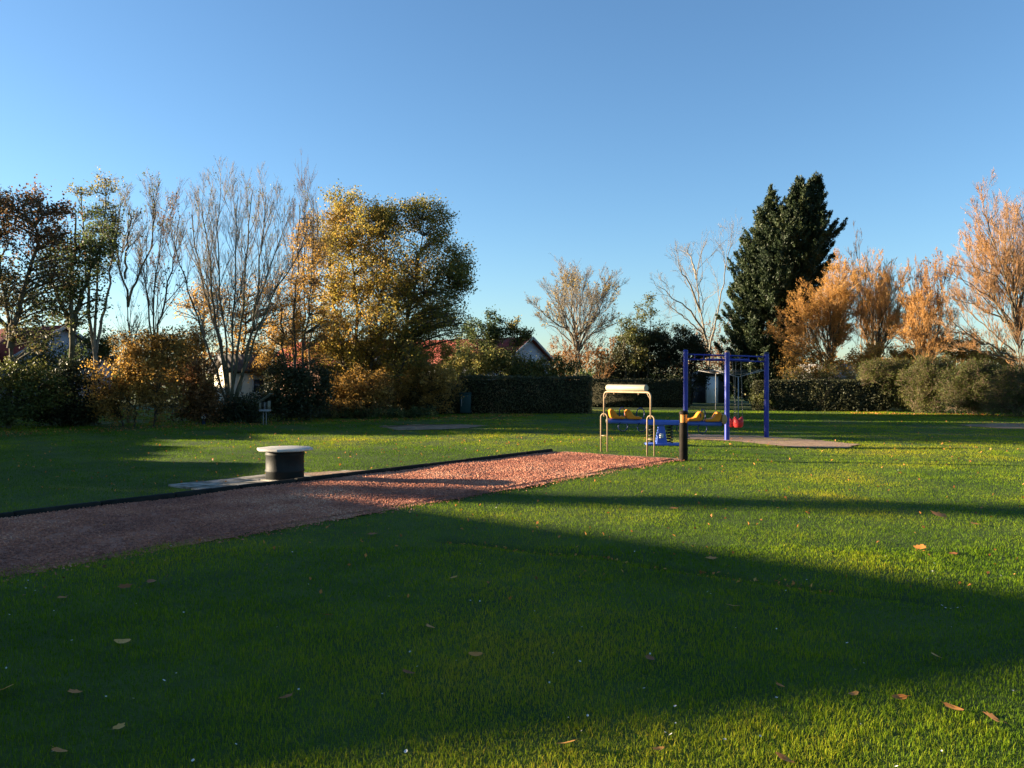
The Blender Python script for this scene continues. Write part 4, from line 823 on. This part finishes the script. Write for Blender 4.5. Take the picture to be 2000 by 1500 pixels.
def seat(px_back, sgn):
    x0 = xs_(px_back) + .05 * sgn; z0 = bz(px_back) + .062
    pf = [(sgn * a, z) for a, z in prof0]; pf = pf if sgn > 0 else pf[::-1]
    o = build('seat', Geo().prism(pf, (x0, YS, z0), (1, 0, 0), (0, 0, 1), (0, .27, 0)), M['orange'], t, bevel=.022); angle_smooth(o, 40)
seat(1190, 1); seat(1222, 1); seat(1371, -1); seat(1406, -1)
build('back_plate', Geo().prism([(.065*math.cos(a)*1.0, .125*math.sin(a)) for a in np.linspace(0, 6.283, 20, endpoint=False)], (xs_(1411) + .02, YS - .03, bz(1411) + .12), (1, 0, 0), (0, 0, 1), (0, .24, 0)), M['tan'], t, bevel=.015)
def ring(c, rx, rz, n=28, tilt=0.0):
    a = np.linspace(0, 2*math.pi, n, endpoint=False)
    return np.column_stack([c[0] + rx * np.cos(a) * math.cos(tilt), c[1] + rx * np.cos(a) * math.sin(tilt), c[2] + rz * np.sin(a)])
for p_, tl in ((1215, 1.0), (1251, 0.75), (1373, .95)):
    sm('handle', Geo().tube(ring((xs_(p_), YS, bz(p_) + .20), .16, .145, tilt=tl), .014, 8, closed=True), M['blue_dark'], t)
for p_, tl in ((1217, .55), (1254, .6), (1330, .6), (1372, .5)):
    sm('footrest', Geo().tube(ring((xs_(p_), YS, bz(p_) - .13), .15, .115, tilt=tl), .014, 8, closed=True), M['blue_dark'], t)
# ------------------------------------------------------------------ swing
p1 = np.array(HX(1339, 23.2)); p2 = np.array(HX(1420, 22.5)); p3_ = np.array(HX(1497, 23.6))
t = thing('swing_set', 'three post blue steel swing set with ladder beams and red bucket seats', 'swing set', (p2[0], p2[1], 0))
def post(q, h, capm='blue'):
    o = build('post', Geo().tube([(q[0], q[1], -.05), (q[0], q[1], h - .05)], .068, 20), M['blue'], t); angle_smooth(o)
    sm('post_cap', Geo().lathe((q[0], q[1], 0), [(.069, h - .052), (.069, h - .03), (.055, h - .008), (.02, h)], 20), M[capm], o)
post(p1, 2.49); post(p2, 2.44, 'steel'); post(p3_, 2.43, 'blue_dark')
def ladder(a, b, za, zb, gap=.14, n=6):
    g = Geo(); a = np.array(a); b = np.array(b)
    for dz in (0, -gap): g.tube([(*a, za + dz), (*b, zb + dz)], .021, 10)
    for k in range(1, n):
        f = k / n; q = a + (b - a) * f; z = za + (zb - za) * f; g.tube([(*q, z), (*q, z - gap)], .011, 8)
    return sm('ladder_beam', g, M['blue'], t)
ladder(p1, p3_, 2.36, 2.30, n=9)
mid = p1 + (p3_ - p1) * .5
ladder(p2, mid, 2.30, 2.32, n=4)
h0 = np.array(HX(1381, 23.1)); h1 = np.array(HX(1463, 23.3))
sm('hanger_bar', Geo().tube([(*h0, 2.205), (*h1, 2.20)], .034, 12), M['blue'], t)
def swing(label, pxs, pxb, Y, zseat):
    x0 = (pxb - 1000)/F*Y
    # moulded bucket: pinched shell
    a = np.linspace(0, 2*math.pi, 22, endpoint=False); rings = []
    for z, rx, ry in ((-.13, .05, .06), (-.125, .10, .11), (-.07, .135, .15), (.02, .145, .165), (.10, .13, .155), (.135, .10, .13), (.125, .085, .115), (.02, .105, .125), (-.06, .09, .10)):
        rings.append(np.column_stack([x0 + rx*np.cos(a), Y + ry*np.sin(a), zseat + .13 + z + .05*np.cos(2*a)*(z > .05)]))
    v = np.concatenate(rings); n = 22; k = len(rings)
    fs = [(i*n+q, i*n+(q+1) % n, (i+1)*n+(q+1) % n, (i+1)*n+q) for i in range(k-1) for q in range(n)] + [tuple(range(n))[::-1], tuple((k-1)*n+q for q in range(n))]
    s = sm('bucket_seat', Geo().add(v, fs), M['red'], t)
    for j, pxx in enumerate(pxs):
        top = np.array([(pxx - 1000)/F*23.2, 23.2, 2.17]); bot = np.array([x0 + (-.12 if j == 0 else .12), Y, zseat + .24]); g = Geo()
        if len(pxs) == 1: bot[0] = x0
        n_ = 46; dv = (bot - top) / n_
        for q in range(n_):
            c = top + dv * (q + .5); u = dv * .72; w = np.array([.011, 0, 0]) if q % 2 else np.array([0, .011, 0])
            g.tube([c - u + w*.4, c - u*.55 + w, c + u*.55 + w, c + u - w*.0, c + u*.55 - w, c - u*.55 - w], .0042, 5, closed=True)
        sm('chain', g, M['chain'], s)
swing('red bucket swing seat half hidden by the middle blue post', (1411, 1430), 1430, 23.5, .30)
swing('red bucket swing seat right of the middle blue post', (1437, 1447), 1442, 23.2, .31)
# ------------------------------------------------------------------ rotary clothes airers behind the swing
def airer(label, px, py, Y, span, rot, tilt):
    x = (px - 1000)/F*Y; zc = EYE - (py - HZ)/F*Y
    a = thing('rotary_airer', label, 'clothes dryer', (x, Y, 0), 'rotary clothes airers')
    sm('pole', Geo().tube([(x, Y, -.05), (x, Y, zc)], [.024, .020], 10), M['zinc'], a)
    tips = []
    for k in range(4):
        an = rot + k*math.pi/2; tp = np.array([x + span*math.cos(an), Y + span*math.sin(an), zc + tilt]); tips.append(tp)
        sm('arm', Geo().tube([(x, Y, zc - .03), tp], .013, 8), M['zinc'], a)
        sm('strut', Geo().tube([(x, Y, zc + .28*tilt), np.array([x, Y, zc]) + (tp - np.array([x, Y, zc]))*.45], .010, 6), M['steel'], a)
    g = Geo()
    for f in (.35, .5, .65, .8, .97):
        for k in range(4):
            o_ = np.array([x, Y, zc]); g.tube([o_ + (tips[k]-o_)*f, o_ + (tips[(k+1) % 4]-o_)*f], .0022, 4)
    sm('line', g, M['chain'], a)
airer('open rotary clothes airer with thick pole behind the red swing seats', 1442, 735, 33, 1.38, .42, .26)
airer('open rotary clothes airer in front of the white shed door', 1398, 729, 42, 1.05, .75, .15)
# ------------------------------------------------------------------ wheelie bin, bird table, marker post
b = np.array(HX(909, 40.7)); bx, by = b
t = thing('wheelie_bin', 'dark green wheelie bin at the left end of the clipped hedge', 'bin', (bx, by, 0))
build('body', Geo().box((bx, by, .52), (.50, .60, .92), top=1.12), M['bin'], t, bevel=.03)
g = Geo().box((bx, by - .02, 1.02), (.60, .72, .07)); g.box((bx, by + .3, 1.03), (.5, .06, .05)); build('lid', g, M['bin'], t, bevel=.02)
for s_ in (-1, 1): sm('wheel', Geo().tube([(bx + s_*.24, by + .26, .10), (bx + s_*.30, by + .26, .10)], .10, 18), M['black'], t)
build('sticker', Geo().box((bx - .17, by - .322, .62), (.035, .02, .46), rx=.05), M['zinc'], t)
YB = 30.5; bx = (517 - 1000)/F*YB
t = thing('bird_table', 'weathered box with slanted roof on two thin posts in front of the left shrubs', 'bird table', (bx, YB, 0))
for s_ in (-1, 1): sm('post', Geo().tube([(bx + s_*.055, YB, -.05), (bx + s_*.055, YB, .50)], .013, 8), M['zinc'], t)
build('tray', Geo().box((bx + .01, YB, .535), (.36, .34, .075)), M['zinc'], t, bevel=.02)
g = Geo().box((bx - .145, YB, .70), (.03, .30, .255)); g.box((bx + .165, YB, .73), (.03, .30, .315)); g.box((bx + .01, YB + .14, .70), (.276, .025, .255)); build('box', g, M['weather'], t)
build('feeder', Geo().lathe((bx, YB, 0), [(.035, .575), (.035, .80), (.02, .83)], 12), M['zinc'], t)
g = Geo(); 
for k in range(6):
    f0 = k/6; g.box((bx - .22 + .076*k + .03, YB, .835 + .058*k), (.10, .46, .022)); g.v[-1][:, 2] += (g.v[-1][:, 0] - (bx - .22 + .076*k + .03)) * .70
build('roof', g, M['weather'], t)
YM = 31; bx = (398 - 1000)/F*YM
t = thing('marker_post', 'short navy marker post with a white round badge at the lawn edge', 'marker', (bx, YM, 0))
build('post', Geo().box((bx, YM, .17), (.10, .07, .44)), M['navy'], t, bevel=.01)
build('head', Geo().box((bx, YM, .32), (.21, .08, .26)), M['navy'], t, bevel=.03)
bd = build('badge', Geo().tube([(bx + .005, YM - .041, .285), (bx + .005, YM - .056, .285)], .092, 20), M['badge'], t)
build('badge_dot', Geo().tube([(bx + .01, YM - .0565, .288), (bx + .01, YM - .062, .288)], .03, 14), M['navy'], bd)

# ------------------------------------------------------------------ fallen leaves and daisies
def leaf_shape(kind, r):
    if kind == 'maple':
        rad = [1, .72, .62, .80, .60, .92, .70, .55, .62, .48, .22, .48, .62, .55, .70, .92, .60, .80, .62, .72]; n = len(rad); a = np.linspace(0, 2*math.pi, n, endpoint=False) + math.pi/2
        p = np.column_stack([np.cos(a)*rad, np.sin(a)*rad])
    elif kind == 'oval':
        a = np.linspace(0, 2*math.pi, 14, endpoint=False); p = np.column_stack([np.cos(a), .5*np.sin(a)*(1-.25*np.cos(a))])
    else:
        a = np.linspace(0, 2*math.pi, 18, endpoint=False); p = np.column_stack([np.cos(a)*(1+.16*np.cos(6*a)), .62*np.sin(a)*(1+.16*np.cos(6*a))])
    return p * (1 + r.normal(size=(len(p), 1)) * .06)
def fallen(label, px, py, size, kind, tint, seed, curl=.18, tilt=.45):
    r = np.random.default_rng(seed); q = G(px, py); p = leaf_shape(kind, r) * size / 2
    a = r.random() * 6.28; z = curl * (p[:, 0]**2) / size * 1.6 + curl * .6 * np.abs(p[:, 1])
    v = np.column_stack([p, z]); v = np.concatenate([v, [[0, 0, 0]]]); n = len(p)
    fs = [(k, (k+1) % n, n) for k in range(n)]
    stem = np.array([[size*.0, -.004, .002], [size*.0, .004, .002], [-size*.8, .001, .012]]) if kind != 'maple' else np.array([[-.004, 0, .002], [.004, 0, .002], [.002, -size*.75, .012]])
    v = np.concatenate([v, stem]); fs.append((n+1, n+2, n+3))
    cx_, sx_ = math.cos(tilt * r.uniform(-1, 1)), math.sin(tilt * r.uniform(-1, 1)); v = v @ np.array([[1,0,0],[0,cx_,sx_],[0,-sx_,cx_]])
    c, s_ = math.cos(a), math.sin(a); v = v @ np.array([[c,s_,0],[-s_,c,0],[0,0,1]])
    v[:, 2] -= v[:, 2].min()
    o = bpy.data.objects
    g = Geo().add(v + np.array([q[0], q[1], hgt(q[0], q[1]) + .024]), fs, np.clip(np.full(len(v), tint) + r.normal(size=len(v)) * .06, 0, 1))
    return tag(sm('fallen_leaf', g, M['leafdry']), label, 'leaf', 'fallen leaves on the lawn')
FL = [('orange lobed leaf at the lower left, in shade above the sunlit strip', 145, 1365, .085, 'oak', .62), ('rust orange leaf in shade near the gravel, far left', 122, 1173, .10, 'maple', .45),
 ('yellow green leaf lying in shade at left', 237, 1261, .11, 'oval', 1.0), ('pale curled leaf standing at the edge of the lower left sunlit strip', 231, 1434, .07, 'oak', .98), ('pale brown curled leaf in the shade, bottom centre', 928, 1287, .085, 'oval', .75),
 ('dull rust leaf in shade left of bottom centre', 558, 1374, .075, 'oak', .25), ('star shaped orange leaf at the lower right edge', 1941, 1422, .105, 'maple', .72), ('orange oval leaf just left of the star shaped leaf', 1864, 1391, .10, 'oval', .66),
 ('small orange curled leaf, third from the lower right edge', 1757, 1371, .075, 'oval', .60), ('small pale orange leaf on the shade edge at lower right', 1668, 1363, .075, 'oval', .72), ('yellow leaf at the bottom edge right of centre', 1102, 1466, .10, 'oval', .85),
 ('small yellow leaf beside the bottom edge yellow leaf', 1287, 1471, .055, 'oval', .80), ('orange leaf cut by the bottom edge', 1535, 1493, .10, 'oval', .7), ('yellow brown leaf in the lower left corner grass', 116, 1483, .085, 'oval', .70),
 ('large flat orange leaf on the sunlit lawn at right', 1836, 1017, .24, 'maple', .62), ('orange leaf on sunlit lawn above the turf seam', 1390, 1098, .13, 'maple', .75), ('orange leaf between two others on the sunlit right lawn', 1797, 1077, .14, 'maple', .66),
 ('rust leaf on the sunlit right lawn, nearest the shade', 1862, 1084, .11, 'oak', .55), ('small leaf on the sunlit lawn far right', 1905, 1027, .12, 'oak', .7), ('leaf in the dark shadow band right of the gravel', 1317, 995, .16, 'maple', .6),
 ('pale curled leaf standing in the shade at right', 1830, 1290, .085, 'oval', .9), ('brown leaf beside a white daisy, right of centre', 1270, 1294, .085, 'oak', .18), ('dark rust leaf in shade, centre', 798, 1327, .085, 'oak', .2), ('brown leaf in shade left of centre', 637, 1212, .09, 'oak', .3),
 ('rust leaf in shade below the gravel', 295, 1143, .10, 'oak', .22), ('brown leaf in shade below the gravel, left of its neighbour', 243, 1153, .10, 'oak', .2), ('tan leaf lying in shade near the centre', 840, 1233, .10, 'oval', .75), ('tan curled leaf in shade above centre', 885, 1134, .09, 'oval', .85),
 ('pale leaf in shade at the left border', 6, 1362, .11, 'oval', .9), ('tan leaf in shade at right of centre', 1433, 1190, .10, 'oak', .6), ('brown curled leaf in the shade edge right of centre', 1525, 1347, .06, 'oval', .6), ('rust leaf pile end on the grass left of the turf seam', 725, 1047, .15, 'maple', .25)]
for k, f in enumerate(FL): fallen(f[0], f[1], f[2], f[3], f[4], f[5], 300 + k)
rng = np.random.default_rng(77); n = 1500
Y = rng.uniform(6, 40, n); X = (rng.random(n)*2 - 1) * Y * .66
nb = 1500; hx = rng.uniform(-17, 1, nb); hy = 26 + (hx + 15) * .85 + rng.normal(size=nb) * 1.2
rb = 500; rx_ = rng.uniform(17, 26, rb); ry_ = 41.6 - (rx_ - 17) * .45 + rng.normal(size=rb) * .5
sm_ = 150; a_ = G(870, 1056); b_ = G(1640, 1160); tt = rng.random((sm_, 1)); sp_ = a_ + (b_ - a_) * tt + rng.normal(size=(sm_, 2)) * .04
X = np.concatenate([X, hx, rx_, sp_[:, 0]]); Y = np.concatenate([Y, hy, ry_, sp_[:, 1]])
ok = ~inpoly(X, Y, COURT) | (rng.random(len(X)) < .35); X = X[ok]; Y = Y[ok]
sz = np.clip(.045 * (Y / 14) ** .4, .03, .085)
pos = np.column_stack([X, Y, hgt(X, Y) + .020 + .01 * rng.random(len(X))])
struct(tag(build('leaf_litter', Geo().leaves(pos, sz, rng, np.clip(rng.normal(.45, .25, len(X)), 0, 1), asp=.7, up=1.6), M['leafdry']), 'small dry leaves scattered over the lawn', 'leaves'), 'stuff')
n = 150; Y = 3.4 + 18 * rng.random(n) ** 1.5; X = (rng.random(n)*2 - 1) * Y * .64
cl_ = np.array([G(1838 + 12 * q + rng.normal() * 4, 1191 + rng.normal() * 2) for q in range(5)]); cl2 = np.array([G(1655, 1262), G(1688, 1300), G(1671, 1312), G(1270, 1287), G(1258, 1350), G(1148, 1407), G(1110, 1408)])
X = np.concatenate([X, cl_[:, 0], cl2[:, 0]]); Y = np.concatenate([Y, cl_[:, 1], cl2[:, 1]]); ok = ~inpoly(X, Y, COURT); X = X[ok]; Y = Y[ok]
g = Geo(); 
for x, y in zip(X, Y):
    r_ = rng.uniform(.004, .008); a = np.linspace(0, 6.283, 9, endpoint=False); z = hgt(x, y) + .028 + rng.uniform(-.008, .006); tx, ty = rng.normal(size=2) * .35
    dx = np.cos(a) * r_; dy = np.sin(a) * r_
    v = np.column_stack([x + dx, y + dy, z + dx*tx + dy*ty]); v = np.concatenate([v, [[x, y, z - .004]]]); g.add(v, [(k, (k+1) % 9, 9) for k in range(9)])
struct(tag(build('daisies', g, M['daisy']), 'tiny white daisies dotted in the grass', 'daisies'), 'stuff')
